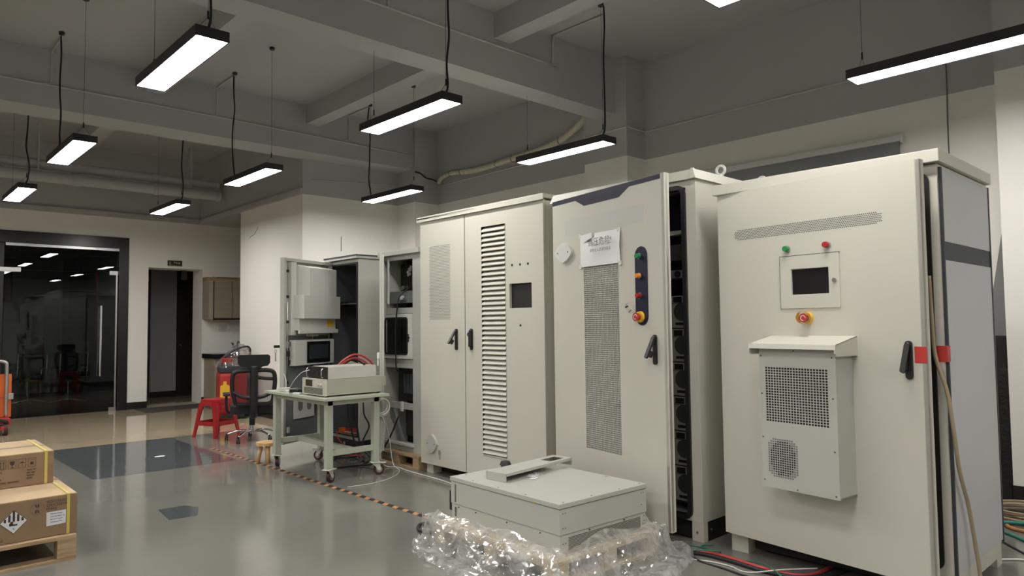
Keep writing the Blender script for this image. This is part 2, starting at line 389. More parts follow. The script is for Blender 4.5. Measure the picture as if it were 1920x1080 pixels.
# beams
for y0, y1, lab in ((5.15, 5.45, 'nearer deep ceiling beam'), (9.12, 9.60, 'farther deep ceiling beam'), (.2, .5, 'deep ceiling beam overhead')):
    struct(MB().box(XL, XR if y1 != 5.45 else 6.49, y0, y1, ZB, ZC).build('ceiling_beam', 'greypaint'), lab)
SPANS = [(.5, 5.15), (5.45, 9.12), (9.60, YB)]
for xb in (4.60, 2.50, .40, -1.70):
    for k, (y0, y1) in enumerate(SPANS):
        if k == 2 and xb > 4: continue
        struct(MB().box(xb, xb+.21, y0, y1, 4.24, ZC).build('ceiling_beam', 'greypaint'), 'shallow secondary ceiling beam')
# cornice strip round the far end
struct(MB().box(XL, 4.76, YB-.05, YB, 3.33, 3.42, .01).build('trim_1', 'greypaint'))
struct(MB().box(4.715, 4.76, 9.53, YB-.05, 3.33, 3.42, .01).build('trim_2', 'greypaint'))
# baseboards
struct(MB().box(GX1, DX0, YB-.015, YB, 0, .12).box(DX1, 4.84, YB-.015, YB, 0, .12).build('baseboard_back', 'baseboard'))
struct(MB().box(6.475, 6.49, -.2, 1.40, 0, .14).build('baseboard_column', 'baseboard'))
struct(MB().box(4.745, 4.76, 9.53, 11.76, 0, .12).build('baseboard_block', 'baseboard'))
# crack in the plaster
struct(MB().tube([(4.7585, 11.40, 2.86), (4.7585, 11.34, 2.89), (4.7585, 11.22, 2.90), (4.7585, 11.12, 2.96), (4.7585, 11.06, 3.01)], .0035, n=4, sub=2).build('trim_3', 'ink_grey'), 'thin dark crack in the plaster')

# ---- meeting room behind the glass
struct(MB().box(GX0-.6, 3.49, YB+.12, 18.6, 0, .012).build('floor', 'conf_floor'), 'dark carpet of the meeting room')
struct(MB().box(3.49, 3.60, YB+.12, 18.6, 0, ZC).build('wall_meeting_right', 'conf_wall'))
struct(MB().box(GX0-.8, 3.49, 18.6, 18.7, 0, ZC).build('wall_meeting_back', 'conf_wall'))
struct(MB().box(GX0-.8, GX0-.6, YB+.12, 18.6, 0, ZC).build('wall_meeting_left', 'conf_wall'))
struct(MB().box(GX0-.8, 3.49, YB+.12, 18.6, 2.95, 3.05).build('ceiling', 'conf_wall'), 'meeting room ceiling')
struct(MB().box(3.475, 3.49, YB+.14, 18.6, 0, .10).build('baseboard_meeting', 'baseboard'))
# ---- corridor behind the doorway
struct(MB().box(3.66, 3.80, YB+.5, 17.4, 0, 3).build('wall_corridor_left', 'corridor_wall'))
struct(MB().box(3.66, 5.9, 17.4, 17.5, 0, 3).build('wall_corridor_back', 'corridor_wall'))
struct(MB().box(5.3, 5.42, YB+.5, 17.4, 0, 3).build('wall_corridor_right', 'corridor_wall'))
struct(MB().box(4.45, 4.95, 15.5, 15.6, 0, 3).build('wall_corridor_mid', 'corridor_wall'), 'grey corridor wall between two dark doors')
struct(MB().box(3.66, 5.9, YB+.5, 17.5, 2.9, 3).build('ceiling', 'corridor_wall'), 'corridor ceiling')
struct(MB().box(4.45, 4.95, 15.485, 15.5, 0, .12).build('baseboard_corridor', 'baseboard'))
d = struct(MB().box(4.96, 5.29, 15.48, 15.53, 0, 2.46).build('door_2', 'dark_wood'), 'dark wooden door at the end of the corridor')
MB().cyl((5.02, 15.44, 1.05), .02, .05, 'y', 10).build('door_handle', 'steel', d)
d = struct(MB().panel(3.80, 4.44, 0, 2.36, 15.5, 15.58, holes=[(3.80, 4.34, 0, 2.24)]).build('door_3', 'dark_wood'), 'dark frame of an open corridor door')
MB().box(3.80, 4.34, 15.70, 15.72, 0, 2.24).build('pane', 'glow_blue', d)  # tinted blue for the light beyond, does not emit
MB().box(DX0+.02, DX1-.02, YB+.0, YB+.45, .0, .006).build('threshold', 'kitchen_side', bpy.data.objects['wall_back'])

# ---- glass front
gf = thing('glass_door_front', 'black framed glass entrance with long steel handle in back wall', 'glass door', (1.8, YB, 0)); gf['kind'] = 'structure'; gf.name = 'door_1'
def GB(name, m, x0, x1, y0, y1, z0, z1, bev=.003, par=gf): return MB().box(x0-1.8, x1-1.8, y0-YB, y1-YB, z0, z1, bev).build(name, m, par)
GB('frame_post', 'door_black', 3.39, 3.54, YB-.03, YB+.15, 0, GZ)
GB('frame_header', 'door_black', GX0, 3.39, YB-.03, YB+.15, 2.79, GZ)
GB('frame_post', 'door_black', 1.665, 1.755, YB+.02, YB+.10, 0, 2.79)
GB('top_rail', 'steel', 1.77, 3.39, YB-.012, YB+.06, 2.745, 2.79)
fixed = GB('fixed_pane', 'glass', GX0, 1.665, YB+.03, YB+.042, .02, 2.79, 0)
tr = GB('transom_pane', 'glass', 1.757, 3.388, YB+.03, YB+.042, 2.372, 2.745, 0)
lf = GB('door_leaf', 'glass', 1.765, 3.378, YB+.03, YB+.042, .02, 2.362, 0)
GB('pull_handle', 'chrome', 3.10, 3.13, YB-.06, YB-.03, .60, 1.80, .008, lf); GB('pull_handle', 'chrome', 3.10, 3.13, YB+.10, YB+.13, .60, 1.80, .008, lf)
for zz in (.80, 1.60): MB().cyl((3.115-1.8, -.045, zz), .008, .16, 'y', 8).build('handle_fixing', 'chrome', lf)
GB('patch_fitting', 'steel', 1.70, 1.98, YB+.012, YB+.06, 2.33, 2.40, .004); GB('patch_fitting', 'steel', 3.25, 3.385, YB+.012, YB+.06, 2.33, 2.40, .004)
GB('floor_pivot', 'steel', 3.27, 3.38, YB+.012, YB+.06, .0, .06, .004)
GB('edge_strip', 'steel', 3.353, 3.378, YB+.024, YB+.05, .06, 2.33, 0)

# ================================================================== CEILING LAMPS
def make_lamp(cx, cy, cord_far, label, group):
    L, Wd, H, z0 = 1.2, .2, .065, 3.12
    t = thing('pendant_lamp', label, 'lamp', (cx, cy, z0), 0, group)
    h = MB().box(-Wd/2, Wd/2, -L/2, L/2, .012, H, .003)
    for s_ in (-1, 1):
        h.box(s_*Wd/2-(.008 if s_ > 0 else 0), s_*Wd/2+(0 if s_ > 0 else .008), -L/2, L/2, 0, .014)
        h.box(-Wd/2+.008, Wd/2-.008, s_*L/2-(.008 if s_ > 0 else 0), s_*L/2+(0 if s_ > 0 else .008), 0, .014)
    h.build('housing', 'lamp_black', t)
    MB().box(-Wd/2+.0085, Wd/2-.0085, -L/2+.0085, L/2-.0085, .004, .0119).build('diffuser', 'lamp_diffuser', t)
    top = ZC - z0
    for k, yy in ((0, -.52), (1, .52)):
        w = MB().tube([(0, yy, .16), (0, yy, top)], .0016, n=5, sub=0)
        for dx, dy in ((.07, 0), (-.07, 0)): w.tube([(0, yy, .16), (dx, yy+dy, H-.002)], .0012, n=4, sub=0)
        w.cyl((0, yy, .145), .006, .05, 'z', 8).build('suspension_wire', 'cord_black', t)
        MB().cyl((0, yy, top-.028), .028, .028, 'z', 16).build('ceiling_cap', 'lamp_black', t)
    s_ = 1 if cord_far else -1
    rnd = random.Random(int(cx*100+cy*10))
    pts = [(.0, s_*.555, top-.035)]
    for i in range(1, 6): pts.append((rnd.uniform(-.018, .018), s_*(.55+rnd.uniform(-.015, .015)), top-.03-(top-.13)*i/6))
    pts += [(.01, s_*.53, .13), (-.01, s_*.49, H)]
    MB().tube(pts, .0085, n=8, sub=4).build('power_cord', 'cord_black', t)
    return t
COLS = (1.535, 3.345, 5.245)
grp = 'linear pendant lamps in rows under the ceiling'
LABS = {(0, 4.83): 'large lit pendant lamp, nearest at upper left', (1, 4.83): 'lit pendant lamp hanging in the upper middle before the minor beam',
 (2, 4.83): 'lit pendant lamp above the louvred cabinet, before the cream pipe', (0, 7.96): 'lit pendant lamp second along the leftmost row',
 (1, 7.96): 'lit pendant lamp in front of the far deep beam, middle row', (2, 7.96): 'lit pendant lamp above the far open cabinets by the corner',
 (0, 10.85): 'small lit pendant lamp farthest away at the left edge', (1, 10.85): 'small lit pendant lamp nearest the cornice above the doorway',
 (2, 1.40): 'long lit pendant lamp above the nearest cabinet, cut by right edge', (1, 1.40): 'lit pendant lamp cut off by the top edge of the picture'}
for (i, y), lab in LABS.items(): make_lamp(COLS[i], y, y == 7.96, lab, grp)
for x, y in ((COLS[0], 1.40), (-.27, 7.96), (-.27, 4.83), (-.27, 1.40), (-2.08, 7.96), (-2.08, 4.83), (-2.08, 1.40), (-3.9, 4.83), (-3.9, 1.4), (COLS[0], -1.9), (COLS[1], -1.9), (COLS[2], -1.9), (-1.2, -1.9)):  # unseen lamps continuing the grid, put in for their light
    make_lamp(x, y, False, 'lit pendant lamp added outside the picture, beside or behind the viewer', grp)

# ================================================================== PIPES AND CONDUITS
def pipe(name, pts, r, m, label, cat='pipe', group=None, n=8, sub=4):
    return tag(MB().tube(pts, r, n=n, sub=sub).build(name, m), label, cat, group)
g1 = 'conduits along the beams'
yf = 5.15-.012
pipe('conduit_pipe', [(-1, yf, 4.17), (3.2, yf, 4.17), (5.30, yf, 4.17), (5.40, yf, 4.175), (5.43, yf, 4.22), (5.435, yf, 4.40), (5.435, yf-.02, 4.475), (5.435, yf-.06, 4.487), (5.435, 4.45, 4.487)], .011, 'pvc_grey', 'painted conduit along nearer deep beam, rising at its right end', 'conduit', g1, sub=3)
pipe('conduit_pipe', [(3.36, yf, 4.18), (3.36, yf, 4.40), (3.36, yf-.03, 4.478), (3.36, 4.45, 4.487)], .011, 'pvc_grey', 'short conduit rising from nearer deep beam in the upper middle', 'conduit', g1, sub=3)
yf = 9.12-.012
pipe('conduit_pipe', [(-1, yf, 4.09), (3.2, yf, 4.10), (6.38, yf, 4.06)], .011, 'pvc_grey', 'painted conduit along the farther deep beam', 'conduit', g1)
for x, lab in ((1.56, 'conduit riser on far beam behind leftmost lamp row'), (3.37, 'conduit riser on far beam behind middle lamp row'), (5.27, 'conduit riser on far beam nearest the corner')):
    pipe('conduit_pipe', [(x-.08, yf, 4.11), (x-.01, yf, 4.12), (x, yf, 4.2), (x, yf, 4.40), (x, yf-.03, 4.478), (x, 8.55, 4.487)], .010, 'pvc_grey', lab, 'conduit', g1, sub=3)
pipe('conduit_pipe', [(6.826, 1.42, 3.66), (6.826, 4.90, 3.66), (6.81, 4.955, 3.66), (6.74, 4.972, 3.66), (6.56, 4.972, 3.66), (6.49, 4.965, 3.66)], .011, 'pvc_grey', 'painted conduit along right wall above the nearest cabinets', 'conduit', g1, sub=3)
pipe('conduit_pipe', [(6.478, 4.972, 3.66), (6.477, 5.1, 3.66), (6.477, 5.62, 3.65)], .011, 'pvc_grey', 'short conduit across the face of the wall column', 'conduit', g1, sub=3)
pipe('conduit_pipe', [(6.826, 5.66, 3.645), (6.826, 7, 3.63), (6.826, 9.03, 3.62)], .011, 'pvc_grey', 'painted conduit on right wall below the cream pipe', 'conduit', g1, sub=2)
pipe('wall_wire', [(4.9, 9.522, 3.55), (5.6, 9.522, 3.60), (6.37, 9.522, 3.66)], .007, 'pvc_grey', 'thin wire run on grey wall beside the corner', 'wire')
pipe('wall_wire', [(6.834, 1.82, 3.66), (6.834, 1.82, 3.4), (6.832, 1.825, 2.9), (6.834, 1.82, 2.2)], .005, 'wire_grey', 'thin dark cable hanging down right wall above nearest cabinet', 'wire')
pipe('wall_wire', [(5.38, 9.52, 2.75), (5.38, 9.52, 2.53)], .004, 'ink_grey', 'short dangling wire on white wall above far cabinet', 'wire', sub=0)
# refrigerant pipe wrapped in cream tape
rp = thing('insulated_pipe', 'cream taped insulated pipe sagging along the right wall', 'pipe', (6.75, 7.4, 3.75))
P = [(6.79, 5.70, 4.08), (6.72, 5.69, 4.06), (6.69, 5.76, 3.99), (6.71, 5.94, 3.90), (6.75, 6.28, 3.80), (6.76, 6.77, 3.745), (6.76, 7.2, 3.73), (6.76, 7.54, 3.715), (6.76, 8.0, 3.705), (6.76, 8.35, 3.73), (6.76, 8.62, 3.75), (6.77, 8.85, 3.72), (6.79, 8.95, 3.66)]
Pl = [(x-6.75, y-7.4, z-3.75) for x, y, z in P]
MB().tube(Pl[:10], .042, n=12, sub=8).build('wrap', 'cream', rp); MB().tube(Pl[9:], .032, n=12, sub=8).build('wrap', 'cream', rp)
for i in (4, 6, 7, 9, 10):
    p = Vector(Pl[i]); MB().ring(p[:], .043 if i < 10 else .033, .004, 'y', 16, 6).build('cable_tie', 'black', rp)
MB().cyl((.015, -1.70, .33), .055, .072, 'x', 14).build('wall_sleeve', 'greypaint', rp)
pipe('wall_wire', [(6.39, 9.03, 3.80), (6.50, 9.03, 3.78), (6.60, 9.03, 3.73), (6.72, 9.0, 3.71), (6.80, 8.96, 3.66)], .012, 'cord_black', 'dark cable hooked across the corner column', 'wire')
# two drain pipes under the ceiling of the far bay
for z, y, r, lab in ((3.90, 12.6, .075, 'upper grey drain pipe across the far bay'), (3.70, 12.5, .085, 'lower grey drain pipe across the far bay, with capped end')):
    t = thing('drain_pipe', lab, 'pipe', (1, y, z), 0, 'drain pipes in the far bay')
    MB().cyl((-4, 0, 0), r, 7.65, 'x', 20).build('tube', 'greypaint', t)
    for x in (.2, 1.45, 2.6): MB().cyl((x, 0, 0), r+.012, .1, 'x', 20).build('coupling', 'greypaint', t)
    MB().cyl((3.61, 0, 0), r+.01, .07, 'x', 20).build('end_cap', 'greypaint', t)
    for x in (-.8, 1.0, 3.2): MB().box(x-.012, x+.012, -.012, .012, r-.01, ZC-z).build('hanger', 'greypaint', t)

# ---- roller blind on the right wall
t = thing('roller_blind', 'grey roller blind with white cassette on right wall', 'blind', (6.80, 3.6, 1.2))
MB().box(-.035, .038, -1.42, 1.3, 1.79, 1.85, .01).build('cassette', 'blind_white', t)
MB().box(-.042, .038, -1.435, -1.42, 1.775, 1.86, .004).build('end_cap', 'blind_white', t); MB().box(-.042, .038, 1.3, 1.315, 1.775, 1.86, .004).build('end_cap', 'blind_white', t)
MB().box(-.004, .004, -1.40, 1.28, 0, 1.80).build('fabric', 'blind_grey', t)

# ================================================================== CABINETS
# local frame of a cabinet: x to the right along its front, y into its depth, z up
CR = -pi/2
def handle(parent, x, z, lever=.35, side=0.0, h=.19):
    """black swing handle: stadium plate and lever pulled out at the bottom"""
    hd = MB()
    pl = [(x+a, z+b) for a, b in arc_oval(.034, h)]
    hd.prism(pl, -.012, 0)
    M = Matrix.Translation((x, -.012, z+h/2-.02)) @ Matrix.Rotation(side, 4, 'Y') @ Matrix.Rotation(-lever, 4, 'X')
    hd.prism([(a, b-.068) for a, b in arc_oval(.026, .15)], -.014, 0, M)
    hd.box(-.012, .012, 0, .03, -.125, -.085, .003, M)
    o = hd.build('handle', 'black', parent)
    MB().cyl((x, -.014, z+h/2-.014), .006, .004, 'y', 10).build('lock', 'steel', parent)
    return o
def shell(W, D, z0, z1, frame, depth_wall=.02, floor_=True):
    """hollow body: sides, back, top, bottom and front frame ring. frame = (left,right,bottom,top) widths"""
    b = MB()
    b.box(0, depth_wall, .018, D, z0, z1).box(W-depth_wall, W, .018, D, z0, z1).box(depth_wall, W-depth_wall, D-depth_wall, D, z0, z1)
    b.box(depth_wall, W-depth_wall, .018, D-depth_wall, z1-depth_wall, z1)
    if floor_: b.box(depth_wall, W-depth_wall, .018, D-depth_wall, z0, z0+depth_wall)
    l, r, bo, to = frame
    b.panel(0, W, z0, z1, -.002, .018, holes=[(l, W-r, z0+bo, z1-to)])
    return b
def ring_rr(x0, x1, z0, z1, r, w, y0, y1):
    """rounded rectangular gasket ring"""
    a = rrect(x0, x1, z0, z1, r); b = rrect(x0+w, x1-w, z0+w, z1-w, max(r-w, .004)); n = len(a)
    v = [(x, y0, z) for x, z in a]+[(x, y0, z) for x, z in b]+[(x, y1, z) for x, z in a]+[(x, y1, z) for x, z in b]
    f = []
    for i in range(n):
        j = (i+1) % n
        f += [(i, j, n+j, n+i), (2*n+j, 2*n+i, 3*n+i, 3*n+j), (j, i, 2*n+i, 2*n+j), (n+i, n+j, 3*n+j, 3*n+i)]
    return MB().add(v, f)
def dots(cells, r, y, n=6):
    b = MB()
    for x, z in cells: b.add([(x+r*cos(2*pi*k/n), y, z+r*sin(2*pi*k/n)) for k in range(n)], [tuple(range(n))[::-1] if False else tuple(range(n))])
    return b
def lattice(x0, x1, z0, z1, px, pz, bw, y0, y1, keep=None):
    """square mesh of thin bars"""
    b = MB(); nx = round((x1-x0)/px); nz = round((z1-z0)/pz)
    for i in range(nx+1):
        x = x0+(x1-x0)*i/nx; b.box(x-bw/2, x+bw/2, y0, y1, z0, z1)
    for j in range(nz+1):
        z = z0+(z1-z0)*j/nz; b.box(x0, x1, y0+.0003, y1-.0003, z-bw/2, z+bw/2)
    return b
def round_plate(parent, x, z, hw, hh):
    """rounded diamond-like cover plate with two screws"""
    p = []
    for k in range(36):
        a = 2*pi*k/36; c, d = cos(a), sin(a); q = 2/1.55
        p.append((x+hw*math.copysign(abs(c)**q, c), z+hh*math.copysign(abs(d)**q, d)))
    o = MB().prism(p, -.022, 0).build('cover_plate', 'cab_grey' if z < 1 else 'cab_light', parent)
    for s_ in (-1, 1): MB().cyl((x+s_*hw*.62, -.024, z), .006, .004, 'y', 8).build('screw', 'dark_steel', parent)
    return o
def knob(parent, name, x, z, r, m, out=.03, bezel='steel'):
    MB().cyl((x, -.012, z), r*1.15, .012, 'y', 16).build('bezel', bezel, parent)
    b = MB().cyl((x, -out, z), r*.85, out-.010, 'y', 16, r2=r); return b.build(name, m, parent)
def estop(parent, x, z, r=.03, yel=True):
    MB().cyl((x, -.022, z), r*1.02, .022, 'y', 20, r2=r*1.12).build('stop_collar', 'yellow', parent)
    MB().cyl((x, -.05, z), r*.85, .028, 'y', 20, r2=r*.6).build('stop_button', 'red_soft', parent)
    q = MB()
    for k in range(14):
        a = 2*pi*k/18; a2 = 2*pi*(k+1)/18
        q.add([(x+r*.4*cos(a), -.0505, z+r*.4*sin(a)), (x+r*.4*cos(a2), -.0505, z+r*.4*sin(a2)), (x+r*.52*cos(a2), -.0505, z+r*.52*sin(a2)), (x+r*.52*cos(a), -.0505, z+r*.52*sin(a))], [(0, 1, 2, 3)])
    q.build('arrow_ring', 'white_plastic', parent)

# ------------------------------------------------------------------ cabinet 4: nearest, with cooling unit on the door
c4 = thing('energy_cabinet', 'nearest tall white cabinet, cooling unit on ajar door, red tape', 'cabinet', (3.98, 2.345, 0), CR, 'tall metal equipment cabinets')
W4, D4 = 1.225, .90
b = shell(W4, D4, .12, 2.185, (.06, .07, .06, .05)); b.build('body', 'cab', c4)
ring_rr(.045, W4-.036, .16, 2.15, .05, .042, -.014, .002).build('gasket', 'black', c4)
MB().box(.03, W4-.03, .10, .12, .15, 2.15).build('inner_panel', 'black_soft', c4)
for k in range(7): MB().box(W4-.16, W4-.075, .012, .05, .42+k*.22, .56+k*.22, .004).build('terminal_block', 'dark_steel', c4)
MB().tube([(W4-.12, .006, 1.83), (W4-.085, -.012, 1.80), (W4-.09, .0, 1.76)], .009, n=6).build('cable_end', 'white_plastic', c4)
MB().tube([(W4-.10, .004, 1.76), (W4-.085, -.012, 1.72), (W4-.09, .004, 1.66)], .008, n=6).build('cable_end', 'red_cable', c4)
r_ = MB().box(-.02, W4+.022, -.045, D4+.02, 2.19, 2.255, .006); r_.build('roof', 'cab', c4)
# feet and base openings
for x in (0, W4-.12):
    for y in (.03, D4-.12): MB().box(x+.01, x+.12, y, y+.10, 0, .12, .002).build('foot', 'cab', c4)
MB().box(W4-.02, W4, .13, D4-.12, .05, .12).box(W4-.02, W4, .40, .45, 0, .05).build('base_skirt', 'cab', c4)
MB().box(.13, W4-.13, .10, D4-.1, .02, .119).build('base_shade', 'black_soft', c4)  # black box standing in for the shade under the body
# side cladding
for y0, y1, z0, z1 in ((.035, D4-.02, 1.795, 2.165), (.035, D4-.02, .14, 1.70)):
    MB().box(W4, W4+.010, y0, y1, z0, z1).build('side_panel', 'side_panel', c4)
MB().box(W4, W4+.0085, .035, D4-.02, 1.70, 1.795).build('side_band', 'graphite', c4)
MB().box(W4, W4+.013, .016, .035, .13, 2.17).build('edge_strip', 'graphite', c4); MB().box(W4, W4+.013, D4-.02, D4, .13, 2.17).build('edge_strip', 'graphite', c4)
# door
DL = 1.205
dz0, dz1 = .118, 2.19
dr = MB().panel(0, DL, dz0, dz1, 0, .022, holes=[(.500, .722, 1.55, 1.692)])
dr.box(0, .02, .022, .05, dz0+.03, dz1-.03).box(DL-.02, DL, .0, .045, dz0, dz1)
d4 = dr.build('door', 'cab', c4, (.0, -.02, 0), -math.atan2(.15, 1.195))
cells = []
x0, x1, zc, hh = .126, 1.026, 1.926, .030
nrow = 7; pitch = .0105
for j in range(nrow):
    z = zc+(j-(nrow-1)/2)*.0092
    n_ = int((x1-x0)/pitch)
    for i in range(n_):
        x = x0+i*pitch+(j % 2)*pitch/2
        if x < x0+.02 and abs(z-zc) > .022: continue
        if x > x1-.03 and abs(z-zc) > .022: continue
        cells.append((x, z))
o = dots(cells, .0036, -.0006).build('perforation', 'dark_steel', d4); o['kind'] = 'stuff'
knob(d4, 'indicator_light', .477, 1.812, .018, 'btn_green'); knob(d4, 'indicator_light', .718, 1.813, .018, 'btn_red')
# inset window flap with screen
MB().panel(.430, .784, 1.472, 1.768, -.006, -.0005, holes=[(.498, .723, 1.548, 1.694)]).build('window_flap', 'cab', d4)
lp = MB(); lp.box(.4275, .430, -.0062, 0, 1.470, 1.770); lp.box(.4275, .787, -.0062, 0, 1.768, 1.7715); lp.build('flap_gap', 'dark_steel', d4)
MB().box(.49, .73, .004, .02, 1.54, 1.70).build('screen', 'black_gloss', d4)
MB().cyl((.757, -.016, 1.62), .011, .012, 'y', 12).build('flap_lock', 'chrome', d4)
estop(d4, .591, 1.418, .03); MB().cyl((.588, -.058, 1.42), .036, .03, 'y', 20, caps=False).build('clear_guard', 'clear', d4)
handle(d4, 1.125, 1.203, .22, .10)
MB().box(1.150, 1.207, -.0012, 0, 1.19, 1.27).build('red_tape', 'red_tape', d4)
MB().box(W4-.038, W4+.0, -.0036, -.002, 1.19, 1.27).box(W4, W4+.0142, -.0036, .045, 1.19, 1.27).build('red_tape', 'red_tape', c4)
# cooling unit on the door
ax0, ax1, az0, az1, ad = .386, .836, .488, 1.255, .165
ac = MB().panel(ax0, ax1, az0, az1, -ad, -ad+.012, holes=[(.421, .791, .848, 1.150)])
ac.box(ax0, ax0+.01, -ad+.012, 0, az0, az1).box(ax1-.01, ax1, -ad+.012, 0, az0, az1).box(ax0, ax1, -ad+.012, 0, az0, az0+.01).box(ax0, ax1, -ad+.012, 0, az1-.01, az1)
ac.build('cooling_unit_case', 'cab_grey', d4)
MB().box(.41, .80, -ad+.03, -ad+.035, .84, 1.16).build('cooling_unit_core', 'black', d4)
o = lattice(.421, .791, .848, 1.150, 0.0165, .0145, .0046, -ad+.001, -ad+.0028).build('cooling_unit_grille', 'cab_grey', d4); o['kind'] = 'stuff'
fx, fz = .518, .654
fc = []; R = .098
for i in range(-7, 8):
    for j in range(-8, 9):
        x, z = i*.0140, j*.0125
        if abs(x) < .096 and abs(z) < .104 and abs(x)*.92+abs(z)*.92 < .150: fc.append((x, z))
fm = MB(); fo = MB()
for x, z in fc:
    dark = (x/.082)**2+(z/.094)**2 < 1
    (fo if dark else fm).box(fx+x-.005, fx+x+.005, -ad-.0006, -ad, fz+z-.0043, fz+z+.0043)
o = fo.build('fan_grille', 'black', d4); o['kind'] = 'stuff'; o = fm.build('fan_grille_rim', 'interior_grey', d4); o['kind'] = 'stuff'
for x, z in ((ax0+.012, az1-.045), (.60, az1-.015), (ax1-.02, az1-.045), (ax0+.012, 1.0), (ax1-.02, 1.0), (ax0+.012, .76), (ax1-.02, .73), (ax0+.015, .525), (.60, .50), (ax1-.02, .505)):
    MB().cyl((x, -ad-.002, z), .0042, .002, 'y', 8).build('screw', 'dark_steel', d4)
cp = MB()
v = [(.352, 0, 1.318), (.352, -.215, 1.276), (.352, -.215, 1.250), (.352, 0, 1.230)]
prof = [(0, 1.320), (-.21, 1.278), (-.215, 1.252), (-.209, 1.252), (-.205, 1.272), (0, 1.314)]
n_ = len(prof); vv = [(.352, y, z) for y, z in prof]+[(.864, y, z) for y, z in prof]
cp.add(vv, [(i, (i+1) % n_, n_+(i+1) % n_, n_+i) for i in range(n_)]+[tuple(range(n_)), tuple(range(n_, 2*n_))[::-1]])
for x in (.352, .858):
    pr = [(0, 1.32), (-.21, 1.278), (-.215, 1.235), (-.20, 1.218), (0, 1.218)]
    m_ = len(pr); vv = [(x, y, z) for y, z in pr]+[(x+.006, y, z) for y, z in pr]
    cp.add(vv, [(i, (i+1) % m_, m_+(i+1) % m_, m_+i) for i in range(m_)]+[tuple(range(m_)), tuple(range(m_, 2*m_))[::-1]])
cp.build('rain_canopy', 'cab', d4)

# ------------------------------------------------------------------ cabinet 3: blue trim, ajar door, battery modules
c3 = thing('battery_cabinet', 'white cabinet with navy trimmed ajar door and paper notice', 'cabinet', (4.0, 3.79, 0), CR, 'tall metal equipment cabinets')
W3, D3 = 1.265, 1.0
b = shell(W3, D3, .125, 2.335, (.07, .075, .0, .0)); b.build('body', 'cab', c3)
MB().box(.07, W3-.075, -.002, .018, .125, .16).build('front_lip', 'cab', c3); MB().box(.07, W3-.075, -.002, .018, 2.29, 2.335).build('front_lip', 'cab', c3)
ring_rr(.07, W3-.072, .13, 2.305, .06, .030, -.02, .03).build('gasket', 'black', c3)
MB().box(.03, W3-.03, .55, .57, .14, 2.32).build('inner_panel', 'black_soft', c3)
MB().box(.85, W3-.022, .25, .26, 1.62, 2.30).build('inner_panel', 'navy', c3)
MB().box(.70, 1.115, .07, .24, 2.005, 2.02).box(.70, 1.115, .066, .07, 1.992, 2.02).build('shelf', 'cab_grey', c3)
MB().box(.70, 1.12, .09, .24, 1.82, 1.93, .004).build('control_box', 'dark_steel', c3)
MB().box(.70, 1.125, .085, .24, 1.70, 1.755, .004).build('control_box', 'interior_grey', c3)
MB().cyl((1.06, .075, 1.728), .022, .02, 'y', 14).build('gland', 'black', c3)
rf = MB()
x0, x1, y0, y1 = -.02, W3+.02, -.03, D3+.02
rf.add([(x0, y0, 2.335), (x1, y0, 2.335), (x1, y1, 2.335), (x0, y1, 2.335), (x0+.02, y0+.02, 2.40), (x1-.02, y0+.02, 2.40), (x1-.02, y1-.02, 2.40), (x0+.02, y1-.02, 2.40)], [(0,3,2,1),(4,5,6,7),(0,1,5,4),(1,2,6,5),(2,3,7,6),(3,0,4,7)])
rf.build('roof', 'cab', c3)
MB().prism([(W3-.03, 2.337), (W3+.0225, 2.337), (W3+.004, 2.403), (W3-.012, 2.403)], -.034, -.012).build('roof_corner', 'cab', c3)
for x, y, s_ in ((W3-.03, .37, 1), (W3-.03, .95, 1)):
    MB().ring((x, y, 2.447), .032, .0095, 'y', 24, 10).cyl((x, y, 2.398), .02, .016, 'z', 16).build('eye_bolt', 'white_plastic', c3)
MB().box(W3-.085, W3, .0, .05, 0, .125, .003).build('foot', 'cab', c3); MB().box(0, .085, .0, .05, 0, .125, .003).build('foot', 'cab', c3)
MB().box(W3-.014, W3-.002, .05, D3, .0, .122).build('plinth', 'black', c3)
MB().box(.09, W3-.09, .03, .045, .012, .122).build('plinth', 'black_soft', c3)
for x, y, ax in ((W3-.045, -.004, 'y'),): MB().cyl((x, y, .06), .008, .006, ax, 10).build('screw', 'steel', c3)
MB().cyl((W3-.002, .09, .07), .007, .006, 'x', 10).build('screw', 'steel', c3)
# door
DL = 1.238
gx0, gx1, gz0, gz1 = .388, .778, .512, 1.812
dr = MB().panel(0, DL, .112, 2.345, 0, .025, holes=[(gx0, gx1, gz0, gz1)])
dr.box(DL-.035, DL, -.0, .042, .112, 2.345, .006).box(0, .02, .025, .05, .13, 2.33)
d3 = dr.build('door', 'cab', c3, (.01, -.03, 0), -math.atan2(.26, 1.23))
MB().prism([(.002, 2.343), (.002, 2.309), (.30, 2.309), (.405, 2.257), (.796, 2.257), (.903, 2.312), (1.203, 2.312), (1.203, 2.343)], -.0015, 0).build('navy_trim', 'navy', d3)
MB().box(.162, 1.04, -.0008, 0, 2.055, 2.18).build('faded_mark', 'capmark', d3)
MB().box(.16, 1.05, .002, .03, .100, .112).build('bottom_seal', 'black', d3)
round_plate(d3, .158, 1.936, .105, .075)
o = lattice(gx0, gx1, gz0, gz1, .0145, .0145, .0042, .003, .008).build('mesh_screen', 'cab_grey', d3); o['kind'] = 'stuff'
MB().box(gx0-.02, gx1+.02, .04, .045, 1.18, gz1+.02).build('filter', 'mesh_dark', d3)
MB().box(gx0-.02, gx1+.02, .04, .045, gz0-.02, 1.18).build('filter', 'interior_grey', d3)
MB().box(gx0-.02, gx1+.02, .036, .04, 1.68, gz1+.02).build('filter', 'capmark', d3)
MB().cyl((.66, .034, .78), .11, .006, 'y', 24).build('fan', 'black', d3)
MB().prism([(1.011+a, 1.642+b) for a, b in arc_oval(.118, .515, 12)], -.004, 0).build('switch_panel', 'navy', d3)
